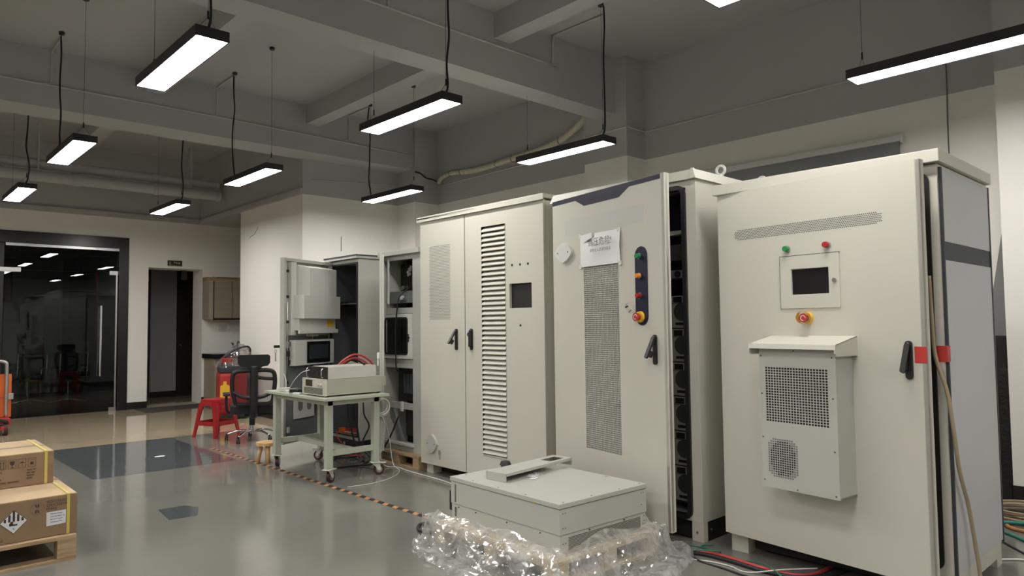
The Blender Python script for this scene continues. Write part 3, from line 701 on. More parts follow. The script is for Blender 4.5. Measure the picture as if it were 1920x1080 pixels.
for z, m_ in ((1.837, 'btn_green'), (1.708, 'btn_orange'), (1.579, 'btn_red')): knob(d3, 'indicator_light', 1.0, z, .017, m_, .038)
estop(d3, 1.0, 1.44, .034)
M = Matrix.Translation((.955, -.045, 1.505)) @ Matrix.Rotation(.5, 4, 'X')
MB().cyl((0, -.02, 0), .036, .03, 'y', 20, M=M, caps=False).build('clear_guard', 'clear', d3)
handle(d3, 1.130, 1.23, .42, .08)
for x, z in ((.06, 1.1),): pass
# paper notice taped to the door
pn = thing('paper_notice', 'white paper notice with Chinese characters taped to navy trimmed door', 'notice', (0, 0, 0))
pn.parent = None
Md = c3.matrix_basis @ Matrix.Translation((.01, -.03, 0)) @ Matrix.Rotation(-math.atan2(.26, 1.23), 4, 'Z')
org = Md @ Vector((.36, -.003, 1.81)); pn.location = org; pn.rotation_euler = (0, 0, CR-math.atan2(.26, 1.23))
sh = MB(); nx, nz = 16, 8; vs = []; fs = []
wd, ht = .452, .232
for j in range(nz+1):
    for i in range(nx+1):
        u, w_ = i/nx, j/nz
        bul = .004+.018*max(0, sin(pi*u)*sin(pi*w_*.9+.2))**2*(1+.5*sin(3*u+2))+.02*max(0, u-.8)*5*(1-abs(w_-.5)*2)*.5
        vs.append((u*wd, -bul, w_*ht))
for j in range(nz):
    for i in range(nx):
        if i in (2, 3, 4, 5) and j == nz-1: continue
        if i in (3, 4) and j == nz-2: continue
        a = j*(nx+1)+i; fs.append((a, a+1, a+nx+2, a+nx+1))
sh.add(vs, fs, smooth=True); sheet = sh.build('sheet', 'paper', pn)
MB().prism([(.02, ht-.004), (.15, ht+.006), (.155, ht-.03), (.10, ht-.045), (.05, ht-.06)], -.016, -.0145).build('torn_flap', 'paper', pn)
text_mesh('高压危险!', .062, 'notice_text', 'ink_grey', pn, Matrix.Translation((.265, -.034, .160)) @ UPR @ Matrix.Diagonal((1, 1, 1, 1)), extrude=.0003)
text_mesh('非专业人员请勿靠近', .026, 'notice_text', 'ink_grey', pn, Matrix.Translation((.27, -.034, .105)) @ UPR, extrude=.0003)
for x, z in ((-.005, .0), (.44, -.004), (.43, .225), (0, .225)): MB().box(x-.012, x+.02, -.0055, -.0015, z-.012, z+.016).build('clear_tape', 'tape_clear', pn)

# battery modules inside cabinet 3
zs = [.217, .450, .680, .911, 1.139, 1.365, 1.589]
nm = ['lowest', 'second lowest', 'third lowest', 'third highest', 'second highest', 'topmost']
for k in range(6):
    z0, z1 = zs[k], zs[k+1]-.008; h = z1-z0
    t = thing('battery_module', nm[k]+' battery module in the stack behind the ajar navy trimmed door', 'battery', (4.085, 3.69, z0), CR, 'battery modules stacked in the cabinet')
    MB().box(0, 1.02, 0, .42, 0, h, .004).build('case', 'module', t)
    MB().box(0, 1.02, -.004, 0, h-.052, h-.050).build('seam', 'black', t)
    MB().cyl((.985-.0, -.004, h*.50), .062, .004, 'y', 28).build('fan_cover', 'dark_steel', t)
    MB().box(.92, .985, -.005, 0, h-.045, h-.008).build('socket', 'black', t); MB().box(.935, 1.0, -.005, 0, .018, .036).build('socket', 'black', t); MB().box(.86, .885, -.004, 0, .018, .03).build('socket', 'black', t)
    MB().box(.80, .805, -.006, 0, .01, h-.06).build('seam', 'dark_steel', t)
sup = MB()
for k in range(6): sup.box(.05, W3-.03, .09, .55, zs[k]-.012, zs[k]-.001)
sup.build('module_shelf', 'black_soft', c3)

# ------------------------------------------------------------------ cabinet 2: double door with louvres
c2 = thing('double_door_cabinet', 'wide white double door cabinet with tall louvred vent', 'cabinet', (4.06, 5.62, 0), CR, 'tall metal equipment cabinets')
W2, D2 = 1.68, .85
b = shell(W2, D2, .10, 2.395, (.05, .05, .05, .05)); b.box(.655, .705, 0, .02, .15, 2.35); b.build('body', 'cab', c2)
MB().box(.02, W2-.02, .30, .32, .12, 2.38).build('inner_panel', 'black_soft', c2)
MB().box(.67, .695, -.006, .001, .11, 2.39).build('gasket', 'black', c2)
MB().box(-.02, W2+.02, -.055, D2+.02, 2.41, 2.445, .008).box(-.02, W2+.02, -.055, -.045, 2.395, 2.43).build('roof', 'cab', c2)
for x in (.03, W2-.13): MB().box(x, x+.10, .02, .12, 0, .10, .002).build('foot', 'cab', c2); MB().box(x, x+.10, D2-.12, D2-.02, 0, .10, .002).build('foot', 'cab', c2)
MB().box(.14, W2-.14, .12, D2-.12, .02, .099).build('base_shade', 'black_soft', c2)  # shade beneath the cabinet, built as a black box
dl = MB().box(.002, .678, -.03, -.004, .095, 2.40, .004).build('door', 'cab', c2)
cells = []
for j in range(50):
    for i in range(23):
        x = .158+i*.0138+(j % 2)*.0069; z = 1.458+j*.0140
        cells.append((x, z))
o = dots(cells, .0042, -.0306).build('perforation', 'dark_steel', dl); o['kind'] = 'stuff'
hm = Matrix.Translation((0, -.03, 0))
def moved(fn, par, *a):
    e = bpy.data.objects
    before = set(e.keys()); fn(par, *a)
    for k in set(e.keys())-before: e[k].location.y += -.03
moved(handle, dl, .563, 1.27, .62, -.0)
moved(round_plate, dl, .187, .293, .085, .085)
MB().box(.302, .318, -.05, -.03, .205, .245, .003).tube([(.31, -.045, .215), (.318, -.05, .19), (.318, -.045, .165)], .004, n=6).build('latch_hook', 'steel', dl)
lx0, lx1, lz0, lz1 = .918, 1.226, .287, 2.255
dr_ = MB().panel(.690, W2-.002, .095, 2.40, -.03, -.004, holes=[(lx0, lx1, lz0, lz1), (1.272, 1.537, 1.535, 1.740)]).build('door', 'cab', c2)
sl = MB()
pr = [(-.034, .002), (-.038, .008), (-.030, .024), (-.008, .040), (-.006, .037), (-.026, .020), (-.031, .004)]
n_ = len(pr); vv = [(lx0+.004, y, z) for y, z in pr]+[(lx1-.004, y, z) for y, z in pr]
sl.add(vv, [(i, (i+1) % n_, n_+(i+1) % n_, n_+i) for i in range(n_)]+[tuple(range(n_))[::-1], tuple(range(n_, 2*n_))])
NS = 46; pt = (lz1-lz0-.012)/NS
s0 = sl.build('slat', 'cab', dr_, (0, 0, lz0+.004))
for k in range(1, NS): share(s0, 'slat', dr_, (0, 0, lz0+.004+k*pt))
fr = MB()
fr.box(lx0-.004, lx0, -.033, -.004, lz0-.004, lz1+.004).box(lx1, lx1+.004, -.033, -.004, lz0-.004, lz1+.004).box(lx0, lx1, -.033, -.004, lz1, lz1+.006).box(lx0, lx1, -.033, -.004, lz0-.006, lz0)
fr.build('vent_frame', 'cab', dr_)
MB().box(lx0, lx1, -.003, .0, lz0, lz1).build('vent_filter', 'mesh_dark', dr_)
MB().box(1.26, 1.55, -.003, .0, 1.52, 1.755).build('screen_opening', 'black', dr_); MB().box(1.30, 1.555, .05, .06, 1.52, 1.755).build('screen_back', 'navy', dr_)
cells = [(1.307, 1.895), (1.404, 1.894), (1.498, 1.894), (1.402, 1.392)]
for x, z in cells: MB().cyl((x, -.031, z), .011, .003, 'y', 14).build('button_hole', 'black', dr_)
moved(handle, dr_, .776, 1.272, .05, 0)
o = dots([(lx0+.01+i*.0125, lz0-.016) for i in range(24)], .0035, -.0305, 4).build('perforation', 'dark_steel', dr_); o['kind'] = 'stuff'
tk = MB().ring((.752, -.045, 1.315), .016, .006, 'y', 12, 6).box(.748, .757, -.048, -.040, 1.26, 1.30); tk.build('key_ring', 'black_gloss', dr_)

# ------------------------------------------------------------------ cabinet 1b: open, on a pallet
c1b = thing('open_cabinet', 'narrow open grey cabinet on a pallet beside the louvred cabinet', 'cabinet', (4.15, 6.47, .13), CR, 'tall metal equipment cabinets')
W1, D1 = .70, .70
zt = 2.0
b = shell(W1, D1, 0, zt, (.035, .145, .09, .05)); b.build('body', 'cab_grey', c1b)
MB().box(-.02, W1+.02, -.05, D1+.02, zt, zt+.05, .005).build('roof', 'cab_grey', c1b)
MB().box(.02, W1-.02, .30, .31, .02, zt-.02).build('inner_panel', 'black_soft', c1b)
def B1(name, m_, x0, x1, y0, y1, z0, z1, bev=.003, par=c1b): return MB().box(x0, x1, y0, y1, z0-.13, z1-.13, bev).build(name, m_, par)
B1('upper_bay', 'black', .05, .555, .20, .28, 1.76, 2.06)
B1('bay_panel', 'interior_grey', .05, .553, .06, .28, 1.635, 1.76); B1('bay_shelf', 'cab_grey', .035, .556, .025, .10, 1.525, 1.585)
MB().cyl((.30, .03, 1.69-.13), .022, .035, 'y', 16).build('knob', 'white_plastic', c1b); MB().cyl((.345, .04, 1.675-.13), .018, .02, 'y', 12).build('knob', 'steel', c1b)
for x, z in ((.19, 1.97), (.215, 2.0), (.235, 1.99), (.20, 1.94), (.225, 1.95), (.245, 2.02)): MB().cyl((x, .19, z-.13), .017, .02, 'y', 10).build('cable_gland', 'white_plastic', c1b)
for x, z in ((.085, 1.80), (.105, 1.80), (.13, 1.81)): MB().cyl((x, .17, z-.13), .02, .03, 'y', 10).build('cable_gland', 'steel', c1b)
for k in range(5): B1('relay', 'dark_steel', .30+k*.05, .34+k*.05, .17, .21, 1.84, 1.90)
idr = MB().panel(.012, .548, 1.062-.13, 1.520-.13, .0, .03, holes=[(.06, .45, 1.115-.13, 1.472-.13)]).build('inner_door', 'cab_light', c1b)
ring_rr(.045, .465, 1.10-.13, 1.487-.13, .035, .018, -.006, .004).build('window_seal', 'black', idr)
MB().box(.055, .455, .010, .014, 1.11-.13, 1.477-.13).build('window_pane', 'glass_window', idr)
MB().box(.47, .485, -.02, 0, 1.235-.13, 1.315-.13, .003).box(.47, .50, -.014, 0, 1.27-.13, 1.285-.13).build('latch', 'black', idr)
B1('breaker_bank', 'interior_grey', .10, .43, .16, .24, 1.13, 1.45)
for k in range(6): B1('breaker', 'yellow' if k in (3, 4) else 'dark_steel', .14+k*.045, .17+k*.045, .13, .16, 1.22, 1.38)
B1('lower_sill', 'cab_grey', .035, .556, .02, .08, .965, 1.06)
B1('lower_equipment', 'black', .15, .548, .10, .28, .62, .955)
for k in range(4): B1('terminal_block', 'dark_steel', .26+k*.06, .30+k*.06, .085, .10, .70, .90)
B1('cross_beam', 'cab_grey', .035, .556, .05, .09, .54, .605)
B1('hanging_tag', 'white_plastic', .295, .325, .02, .045, .52, .62)
B1('back_plate', 'interior', .035, .556, .27, .29, .22, .54)
B1('bottom_lip', 'cab_light', .03, .575, -.03, .0, .19, .215)
B1('light_bar', 'white_plastic', .105, .128, -.012, .004, 1.63, 2.10)
MB().tube([(.37, .10, 1.80-.13), (.345, -.015, 1.70-.13), (.30, -.02, 1.55-.13), (.285, -.025, 1.40-.13), (.285, -.025, 1.10-.13), (.28, -.01, .95-.13), (.29, .06, .90-.13)], .0065, n=6).build('cable', 'cord_black', c1b)
# its door stands ajar, edge on
dd = math.atan2(.36, .56)
d1b = MB().box(0, .55, -.004, .018, .035, zt-.0, .004).box(0, .02, .018, .04, .05, zt-.02).box(.53, .55, .018, .04, .05, zt-.02).build('door', 'cab_grey', c1b, (.0, -.03, 0), -dd)
MB().box(.49, .54, -.03, -.004, .95, 1.01, .004).box(.51, .53, -.026, -.014, .88, .95).build('door_lock', 'white_plastic', d1b)

# pallet under it
def pallet(label, loc, rz, L, Wd, H, m_, group=None, boards=5, deck=.022, along='x'):
    """deck boards run along local x; blocks and stringers below"""
    t = thing('wooden_pallet', label, 'pallet', loc, rz, group)
    bw = (Wd-.02*(boards-1))/boards
    for k in range(boards): MB().box(0, L, k*(bw+.02), k*(bw+.02)+bw, H-deck, H, .003).build('deck_board', m_, t)
    for x in (0, L/2-.05, L-.10): MB().box(x, x+.10, 0, Wd, H-2*deck, H-deck-.0005, .002).build('stringer_board', m_, t)
    for x in (0, L/2-.05, L-.10):
        for y in (0, Wd/2-.05, Wd-.10): MB().box(x, x+.10, y, y+.10, .018, H-2*deck-.0005, .002).build('block', m_, t)
    for y in (0, Wd/2-.05, Wd-.10): MB().box(0, L, y, y+.10, 0, .0175, .002).build('bottom_board', m_, t)
    return t
pallet('brown wooden pallet under narrow open cabinet', (4.06, 6.50, 0), CR, .80, .80, .13, 'wood_brown', 'wooden pallets')

# ------------------------------------------------------------------ cabinet 1a: farthest, big door swung open
c1a = thing('open_cabinet', 'farthest open grey cabinet, wide door with touchscreen swung out', 'cabinet', (4.20, 7.72, 0), CR, 'tall metal equipment cabinets')
W0, D0 = .68, .62
b = shell(W0, D0, .115, 2.165, (.03, .03, .05, .05)); b.build('body', 'cab_grey', c1a)
MB().box(.02, .027, .02, D0-.02, .14, 2.14).box(.02, W0-.02, D0-.03, D0-.021, .14, 2.14).box(.65, .659, .02, D0-.02, .14, 2.14).build('lining', 'interior', c1a)
ring_rr(.015, W0-.012, .15, 2.13, .01, .016, -.012, 0).build('gasket', 'black', c1a)
MB().box(-.03, W0+.03, -.05, D0+.03, 2.17, 2.20, .004).build('roof', 'cab_grey', c1a); MB().box(-.035, W0+.035, -.055, D0+.035, 2.196, 2.212).build('roof_edge', 'graphite', c1a)
MB().box(.0, W0, .02, D0, 0, .114).build('plinth', 'black', c1a); MB().cyl((.34, .012, .055), .02, .01, 'y', 14).build('plinth_knob', 'steel', c1a)
MB().box(.03, W0-.03, .02, D0-.04, 1.655, 1.665).build('inner_shelf', 'interior', c1a)
MB().box(.10, .24, .03, .12, 1.645, 1.69, .003).build('slide_lock', 'black', c1a)
MB().box(.48, .54, D0-.10, D0-.03, 1.86, 1.96, .003).build('inner_box', 'interior_grey', c1a); MB().box(.47, .60, D0-.16, D0-.03, 2.04, 2.09, .01).build('inner_lamp', 'interior_grey', c1a)
# door, inner side towards the viewer (local +y)
DA = math.atan2(.77, .35); L0 = .85
z0, z1 = .14, 2.155
dm = MB().box(0, L0, -.004, .006, z0, z1)
dm.box(0, .03, .006, .045, z0, z1).box(L0-.035, L0, .006, .05, z0, z1).box(.03, L0-.035, .006, .045, z1-.035, z1).box(.03, L0-.035, .006, .045, z0, z0+.04)
d1a = dm.build('door', 'cab_grey', c1a, (.04, -.02, 0), -DA)
def BD(name, m_, x0, x1, y0, y1, zz0, zz1, bev=.004): return MB().box(x0, x1, y0, y1, zz0, zz1, bev).build(name, m_, d1a)
BD('door_lining', 'interior_grey', .03, L0-.035, .006, .010, z0+.04, 1.30, 0)
BD('inner_flange', 'cab_light', .66, .745, .006, .06, 1.31, 2.115)
bx = MB()
bx.add([(.13,.04,1.745),(.64,.04,1.745),(.64,.04,2.09),(.13,.04,2.09),(.13,.20,1.745),(.61,.20,1.745),(.61,.20,2.055),(.13,.20,2.055)], [(0,1,2,3),(7,6,5,4),(0,4,5,1),(1,5,6,2),(2,6,7,3),(3,7,4,0)])
bx.build('cooling_unit_cowl', 'cab_light', d1a)
BD('cooling_unit_box', 'cab_light', .06, .71, .01, .205, 1.49, 1.746)
BD('cooling_unit_tray', 'cab_light', .05, .70, .01, .13, 1.36, 1.488); BD('tray_rim', 'cab_light', .04, .72, .13, .16, 1.325, 1.372)
BD('warning_sticker', 'yellow', .10, .21, .131, .1325, 1.395, 1.475, 0)
BD('back_grille', 'capmark', .645, .66, .01, .04, 1.75, 2.11); BD('hinge_pad', 'black', .10, .13, .02, .06, 1.75, 1.80)
for zz in (2.01, 1.73, 1.455, .80): BD('rod_guide', 'black', L0-.062, L0-.036, .048, .066, zz-.015, zz+.015)
MB().tube([(L0-.05, .056, .70), (L0-.05, .056, 2.06)], .006, n=6, sub=0).build('lock_rod', 'steel', d1a)
BD('lock_body', 'steel', L0-.065, L0-.03, .048, .075, 1.17, 1.24); BD('lock_body', 'black', L0-.066, L0-.036, .048, .080, 1.08, 1.14)
BD('screen_housing', 'cab_light', .05, .74, .03, .11, .975, 1.255, .006)
BD('touch_screen', 'black_gloss', .135, .545, .111, .118, .995, 1.235); BD('display', 'screen', .17, .51, .118, .1195, 1.04, 1.20, 0)
BD('hinge', 'dark_steel', .735, .755, .02, .05, 1.19, 1.24); BD('hinge', 'dark_steel', .735, .755, .02, .05, .99, 1.04)
BD('hanger_bracket', 'cab_light', .30, .46, .03, .08, 1.29, 1.318); MB().tube([(.38, .06, 1.29), (.38, .06, 1.25)], .005, n=6, sub=0).build('chain', 'steel', d1a)
BD('rail', 'black', .02, .045, .046, .056, .75, 1.33, 0)
sp = MB().box(.31, .66, .02, .03, .385, .66, .004); sp.build('slotted_plate', 'cab_light', d1a)
for x in (.40, .55): MB().prism([(x+a, .54+c) for a, c in arc_oval(.075, .15)], .030, .0315).build('slot', 'interior_grey', d1a)
MB().tube([(.45, .08, .98), (.35, .09, .93), (.25, .09, .96), (.12, .09, .95)], .008, n=6).build('cable', 'cord_black', d1a)
MB().tube([(.38, .06, .97), (.37, .06, .80), (.36, .07, .64), (.28, .08, .50), (.16, .09, .33), (.06, .09, .20)], .014, n=8).build('cable', 'cord_black', d1a)
MB().tube([(.27, .05, .80), (.28, .06, .60), (.24, .06, .45)], .006, n=6).build('cable', 'cream', d1a)
BD('door_stop', 'white_plastic', .77, .80, .05, .07, .26, .32)
MB().box(L0-.02, L0+.045, -.05, -.02, 1.175, 1.205, .005).build('outer_handle', 'black', d1a)
MB().ring((L0+.02, -.045, 1.14), .016, .003, 'y', 14, 6).box(L0+.012, L0+.026, -.048, -.042, 1.03, 1.12).build('keys', 'steel', d1a)

# ================================================================== FOREGROUND: enclosure on a pallet in plastic film
RZ = radians(-2.2)
pallet('pale wooden pallet under the low metal enclosure', (2.775, 2.655, 0), RZ, .88, 1.12, .13, 'wood_pale', 'wooden pallets', boards=5)
e = thing('metal_enclosure', 'low wide grey metal enclosure resting on pale pallet', 'enclosure', (2.872, 2.715, .131), RZ)
EW, ED = .748, 1.01
MB().box(.004, EW-.004, .004, ED-.004, 0, .108).build('lower_case', 'cab_grey', e)
MB().box(0, EW, 0, ED, .110, .250).build('upper_case', 'cab_grey', e)
MB().box(.003, EW-.003, .003, ED-.003, .108, .110).build('seam', 'dark_steel', e)
MB().box(-.005, EW+.005, -.005, ED+.005, .254, .279, .002).build('lid', 'cab_grey', e); MB().box(.002, EW-.002, .002, ED-.002, .250, .254).build('seam', 'dark_steel', e)
vt = MB().box(.068, .690, .0022, .004, .022, .092).build('vent', 'mesh_dark', e)
gg = MB()
for j in range(9):
    for i in range(66): gg.box(.070+i*.0094+(j % 2)*.0035, .070+i*.0094+.0058+(j % 2)*.0035, -.0002, .0022, .024+j*.0076, .0282+j*.0076)
o = gg.build('vent_holes', 'black', e); o['kind'] = 'stuff'
gb = MB().box(.066, .694, .001, .0021, .0205, .0935).build('vent_bars', 'cab_grey', e)
MB().box(.694, .697, -.001, .004, .022, .092).build('vent_edge', 'white_plastic', e)
for x, z in ((.24, .098), (.54, .098)): MB().cyl((x, -.001, z), .0055, .006, 'y', 8).build('screw', 'dark_steel', e)
for x, z in ((.025, .225), (.045, .225), (.025, .145), (.045, .145), (.70, .23), (.72, .23), (.70, .16), (.025, .06), (.045, .06), (.725, .06), (.725, .09)): MB().cyl((x, -.002, z), .003, .003, 'y', 6).build('rivet', 'dark_steel', e)
for x, y in ((.05, .02), (.28, .02), (.52, .02), (.72, .03), (.02, .30), (.02, .55), (.02, .80), (.72, .30), (.40, .98), (.10, .98)): MB().cyl((x, y, .2785), .006, .0015, 'z', 8).build('screw', 'dark_steel', e)
for y, z in ((.16, .105), (.45, .105), (.75, .105), (.93, .105)): MB().cyl((-.002, y, z-.012), .004, .006, 'x', 6).build('screw', 'dark_steel', e)
MB().box(-.0015, 0, .955, .968, .12, .235).box(-.0015, 0, .955, .968, .03, .09).build('edge_slot', 'mesh_dark', e)
MB().box(-.0062, -.005, .20, .208, .25, .262).build('yellow_mark', 'yellow', e)
MB().box(.02, .12, ED, ED+.05, .05, .18, .01).build('rear_handle', 'black', e)
# bent sheet metal bracket lying on its lid
br = thing('sheet_metal_bracket', 'long bent metal cover with slot, lying on the low enclosure', 'bracket', (3.035, 3.325, .411), radians(6))
BW, BL, BH = .17, .70, .052
MB().panel(0, BL, 0, BW, 0, .004, holes=[(.50, .655, .035, .125)], M=Matrix(((1,0,0,0),(0,0,1,0),(0,-1,0,BH),(0,0,0,1)))).build('top_plate', 'cab_grey', br)
MB().box(0, .004, 0, BW, 0, BH-.004).build('end_flange', 'cab_grey', br); MB().box(BL-.004, BL, 0, BW, 0, BH-.004).build('end_flange', 'cab_grey', br)
MB().box(0, BL, .0, .004, BH-.018, BH-.004).build('front_lip', 'cab_grey', br); MB().box(0, BL, BW-.004, BW, .0, BH-.004).build('rear_flange', 'cab_grey', br)
pb = thing('plastic_bag', 'small crumpled clear bag of papers on the enclosure lid', 'bag', (3.30, 3.34, .411), .3)
pv = MB(); nn = 9
vs = [((i/nn-.5)*.17, (j/nn-.5)*.09, .006+.014*random.random()*sin(pi*i/nn)*sin(pi*j/nn)) for j in range(nn+1) for i in range(nn+1)]
pv.add(vs, [(j*(nn+1)+i, j*(nn+1)+i+1, (j+1)*(nn+1)+i+1, (j+1)*(nn+1)+i) for j in range(nn) for i in range(nn)]); pv.build('film', 'film', pb)
MB().box(-.06, .02, -.03, .03, .001, .004).build('folded_slip', 'paper', pb); MB().box(-.11, -.04, -.055, -.02, .001, .003).build('folded_slip', 'paper', pb)
mk = thing('cable_gland', 'small black rubber knob behind the bent cover on the enclosure', 'knob', (3.245, 3.56, .411))
MB().cyl((0, 0, 0), .03, .05, 'z', 16).build('stem', 'black', mk); MB().cyl((0, 0, .05), .04, .022, 'z', 18, r2=.03).build('cap', 'black', mk)

# plastic film skirt: runs round the pallet from the enclosure foot to the floor
from mathutils import noise as mnoise
def film_skirt():
    base = [(2.80, 3.86), (2.765, 3.70), (2.76, 3.30), (2.76, 2.75), (2.785, 2.655), (2.87, 2.625), (3.20, 2.605), (3.58, 2.585), (3.655, 2.63), (3.665, 2.80)]
    P = smooth_path([Vector((x, y, 0)) for x, y in base], 13); cx, cy = 3.22, 3.2; rj = random.Random(5)
    n = len(P); m = 26; vs = []; fs = []
    def rid(x, y, z): return 1-2*abs(mnoise.noise(Vector((x, y, z))))
    run = 0
    for i, p in enumerate(P):
        if i: run += (p-P[i-1]).length
        t = (P[min(i+1, n-1)]-P[max(i-1, 0)]).normalized(); out = Vector((-t.y, t.x, 0))
        if out.dot(Vector((p.x-cx, p.y-cy, 0))) < 0: out = -out
        s_ = i/(n-1); spread = .10+.11*sin(pi*min(1, s_*1.1))**.7+.06*mnoise.noise(Vector((run*3.1, 4, 0)))
        spread *= min(1, .2+s_*4)
        if s_ > .78: spread *= max(.35, 1-(s_-.78)*2.6)
        for j in range(m+1):
            w = j/m
            if w < .30: u = w/.30; r = -.085+.09*u; z = .150+.075*(1-u)*max(0, .45+.8*mnoise.noise(Vector((run*3.3, 9, u))))
            elif w < .70: u = (w-.30)/.40; r = .005+spread*.6*u**.75; z = .150*(1-u)**1.15+.02
            else: u = (w-.70)/.30; r = .005+spread*.6+spread*.75*u; z = .02+.012*u
            k = min(1, max(0, (w-.05)*5))
            c1 = rid(run*5.5, w*1.6, 1.3); c2 = rid(run*13, w*3.2, 5.1); c3 = mnoise.noise(Vector((run*24, w*6, 2)))
            r += (.024*c1+.008*c2)*k*(1 if w > .3 else .4); z += (.024*(c1-.35)+.008*(c2-.3)+.003*c3)*k*(1.1 if w > .3 else .5)
            z += rj.uniform(-.0045, .0045)*k; r += rj.uniform(-.0045, .0045)*k
            if w > .93: z *= max(0.15, (1-w)/.07)
            if w < .30: z = max(z, .137)
            jt = rj.uniform(-.006, .006); vs.append((p.x+out.x*r+t.x*jt, p.y+out.y*r+t.y*jt, max(.004, z)))
    for i in range(n-1):
        for j in range(m):
            a = i*(m+1)+j
            fs += [(a, a+1, a+m+2), (a, a+m+2, a+m+1)] if (i+j) % 2 else [(a, a+1, a+m+1), (a+1, a+m+2, a+m+1)]
    return tag(MB().add(vs, fs, smooth=False).build('plastic_wrap', 'film'), 'clear crumpled plastic film hanging round the pale pallet', 'plastic film')
film_skirt()

# ================================================================== WORK CART
ct = thing('work_cart', 'pale green steel cart table on casters with instruments', 'cart', (3.08, 5.73, 0))
CX, CY = .67, 1.26
MB().box(0, CX, 0, CY, .738, .762, .003).build('table_top', 'cart_green', ct)
ap = MB().box(.07, CX-.07, .075, .105, .69, .738).box(.07, CX-.07, CY-.105, CY-.075, .69, .738).box(.07, .10, .10, CY-.10, .69, .738).box(CX-.10, CX-.07, .10, CY-.10, .69, .738)
ap.build('apron', 'cart_green', ct)
legs = [(.062, .075), (CX-.122, .075), (.062, CY-.135), (CX-.122, CY-.135)]
for x, y in legs: MB().box(x, x+.06, y, y+.06, .125, .737, .003).build('leg', 'cart_green', ct)
MB().box(.122, CX-.122, .09, .12, .235, .285, .002).build('stretcher', 'cart_green', ct); MB().box(.122, CX-.122, CY-.12, CY-.09, .235, .285, .002).build('stretcher', 'cart_green', ct)
MB().box(CX/2-.025, CX/2+.025, .12, CY-.12, .235, .285, .002).build('stretcher', 'cart_green', ct)
for x, y, a in ((.092, .105, .5), (CX-.092, .105, -.3), (.092, CY-.105, .9), (CX-.092, CY-.105, 2.0)):
    M = Matrix.Translation((x, y, 0)) @ Matrix.Rotation(a, 4, 'Z')
    f_ = MB().box(-.045, .045, -.04, .04, .116, .124, .002, M)
    f_.prism([(-.03, .115), (.04, .115), (.05, .05), (.03, .04)], -.022, -.018, M); f_.prism([(-.03, .115), (.04, .115), (.05, .05), (.03, .04)], .018, .022, M)
    f_.box(.03, .10, -.02, .02, .105, .115, .004, M)
    c_ = f_.build('caster', 'caster_grey', ct)
    MB().cyl((.035, -.015, .05), .049, .03, 'y', 22, M=M).build('wheel', 'rubber_red', c_); MB().cyl((.035, -.0165, .05), .03, .033, 'y', 16, M=M).build('hub', 'steel', c_)
# instruments on it
ps = thing('power_supply', 'long beige bench power supply with dark display on the cart', 'power supply', (3.14, 5.845, .775), 0)
MB().box(.02, .60, 0, .43, .0, .145, .002).build('case', 'psu_side', ps)
MB().box(0, .02, -.004, .434, -.003, .148, .003).build('front_panel', 'psu', ps)
MB().box(-.002, 0, .235, .365, .075, .135).build('display', 'screen_amber', ps)
for k in range(7): MB().box(-.0015, 0, .04, .40, .008+k*.0085, .0125+k*.0085).build('vent_slot', 'black', ps)
for y in (.07, .11): MB().cyl((-.018, y, .095), .013, .018, 'x', 12).build('knob', 'psu', ps)
for k in range(6): MB().box(-.0025, 0, .14+(k % 2)*.03, .16+(k % 2)*.03, .085+(k//2)*.018, .096+(k//2)*.018).build('key', 'cab_light', ps)
MB().box(.60, .645, .0, .43, .055, .145, .002).build('rear_hood', 'psu_side', ps)
for x in (.04, .58):
    for y in (.03, .38): MB().cyl((x, y, -.0125), .016, .0125, 'z', 12).build('rubber_foot', 'black', ps)
ru = thing('rack_unit', 'galvanised rack unit with black front and handles, stacked on power supply', 'rack unit', (3.165, 5.86, .922), 0)
MB().box(.012, .52, 0, .36, 0, .108, .002).build('case', 'galv', ru); MB().box(.0, .012, -.004, .364, 0, .110, .001).build('front_panel', 'black', ru)
MB().box(.05, .515, -.0012, 0, .0, .062).build('side_rail', 'galv', ru)
for y in (.04, .325): MB().tube([(0, y, .018), (-.028, y, .02), (-.03, y, .055), (-.028, y, .088), (0, y, .09)], .0055, n=8, sub=3).build('grip', 'chrome', ru)
for k in range(4): MB().box(-.002, 0, .12+k*.04, .145+k*.04, .03, .08).build('socket', 'black_gloss', ru)
MB().cyl((.42, .05, .108), .012, .02, 'z', 10).build('plug', 'black', ru)
# thick cables arching behind the rack unit
gc = 'cables around the cart'
def cable(label, pts, r, m_, group=gc, name='cable', sub=8): return tag(MB().tube(pts, r, n=8, sub=sub).build(name, m_), label, 'cable', group)
cable('outer red cable arching over the rack unit', [(3.50, 6.36, .775), (3.49, 6.33, .93), (3.56, 6.31, 1.04), (3.70, 6.30, 1.115), (3.84, 6.30, 1.08), (3.93, 6.30, .985), (3.95, 6.32, .80)], .010, 'red_cable')
cable('inner red cable arching over the rack unit', [(3.55, 6.37, .775), (3.54, 6.34, .94), (3.60, 6.33, 1.03), (3.71, 6.32, 1.08), (3.82, 6.32, 1.05), (3.90, 6.32, .97), (3.92, 6.33, .80)], .010, 'red_cable')
cable('black cable under the red ones above the rack unit', [(3.60, 6.36, .775), (3.60, 6.35, .98), (3.66, 6.34, 1.045), (3.74, 6.34, 1.06), (3.83, 6.34, 1.02), (3.89, 6.34, .95), (3.90, 6.35, .79)], .009, 'cord_black')
cable('short grey cable with red sleeve above the rack unit', [(3.62, 6.38, .78), (3.64, 6.38, 1.0), (3.70, 6.37, 1.035), (3.78, 6.36, 1.01), (3.82, 6.36, .97)], .012, 'white_cable')
cable('thin white lead from rack unit down to cart top', [(3.12, 6.10, 1.0), (3.10, 6.22, .97), (3.11, 6.40, .88), (3.13, 6.52, .80), (3.2, 6.62, .768)], .004, 'white_cable')
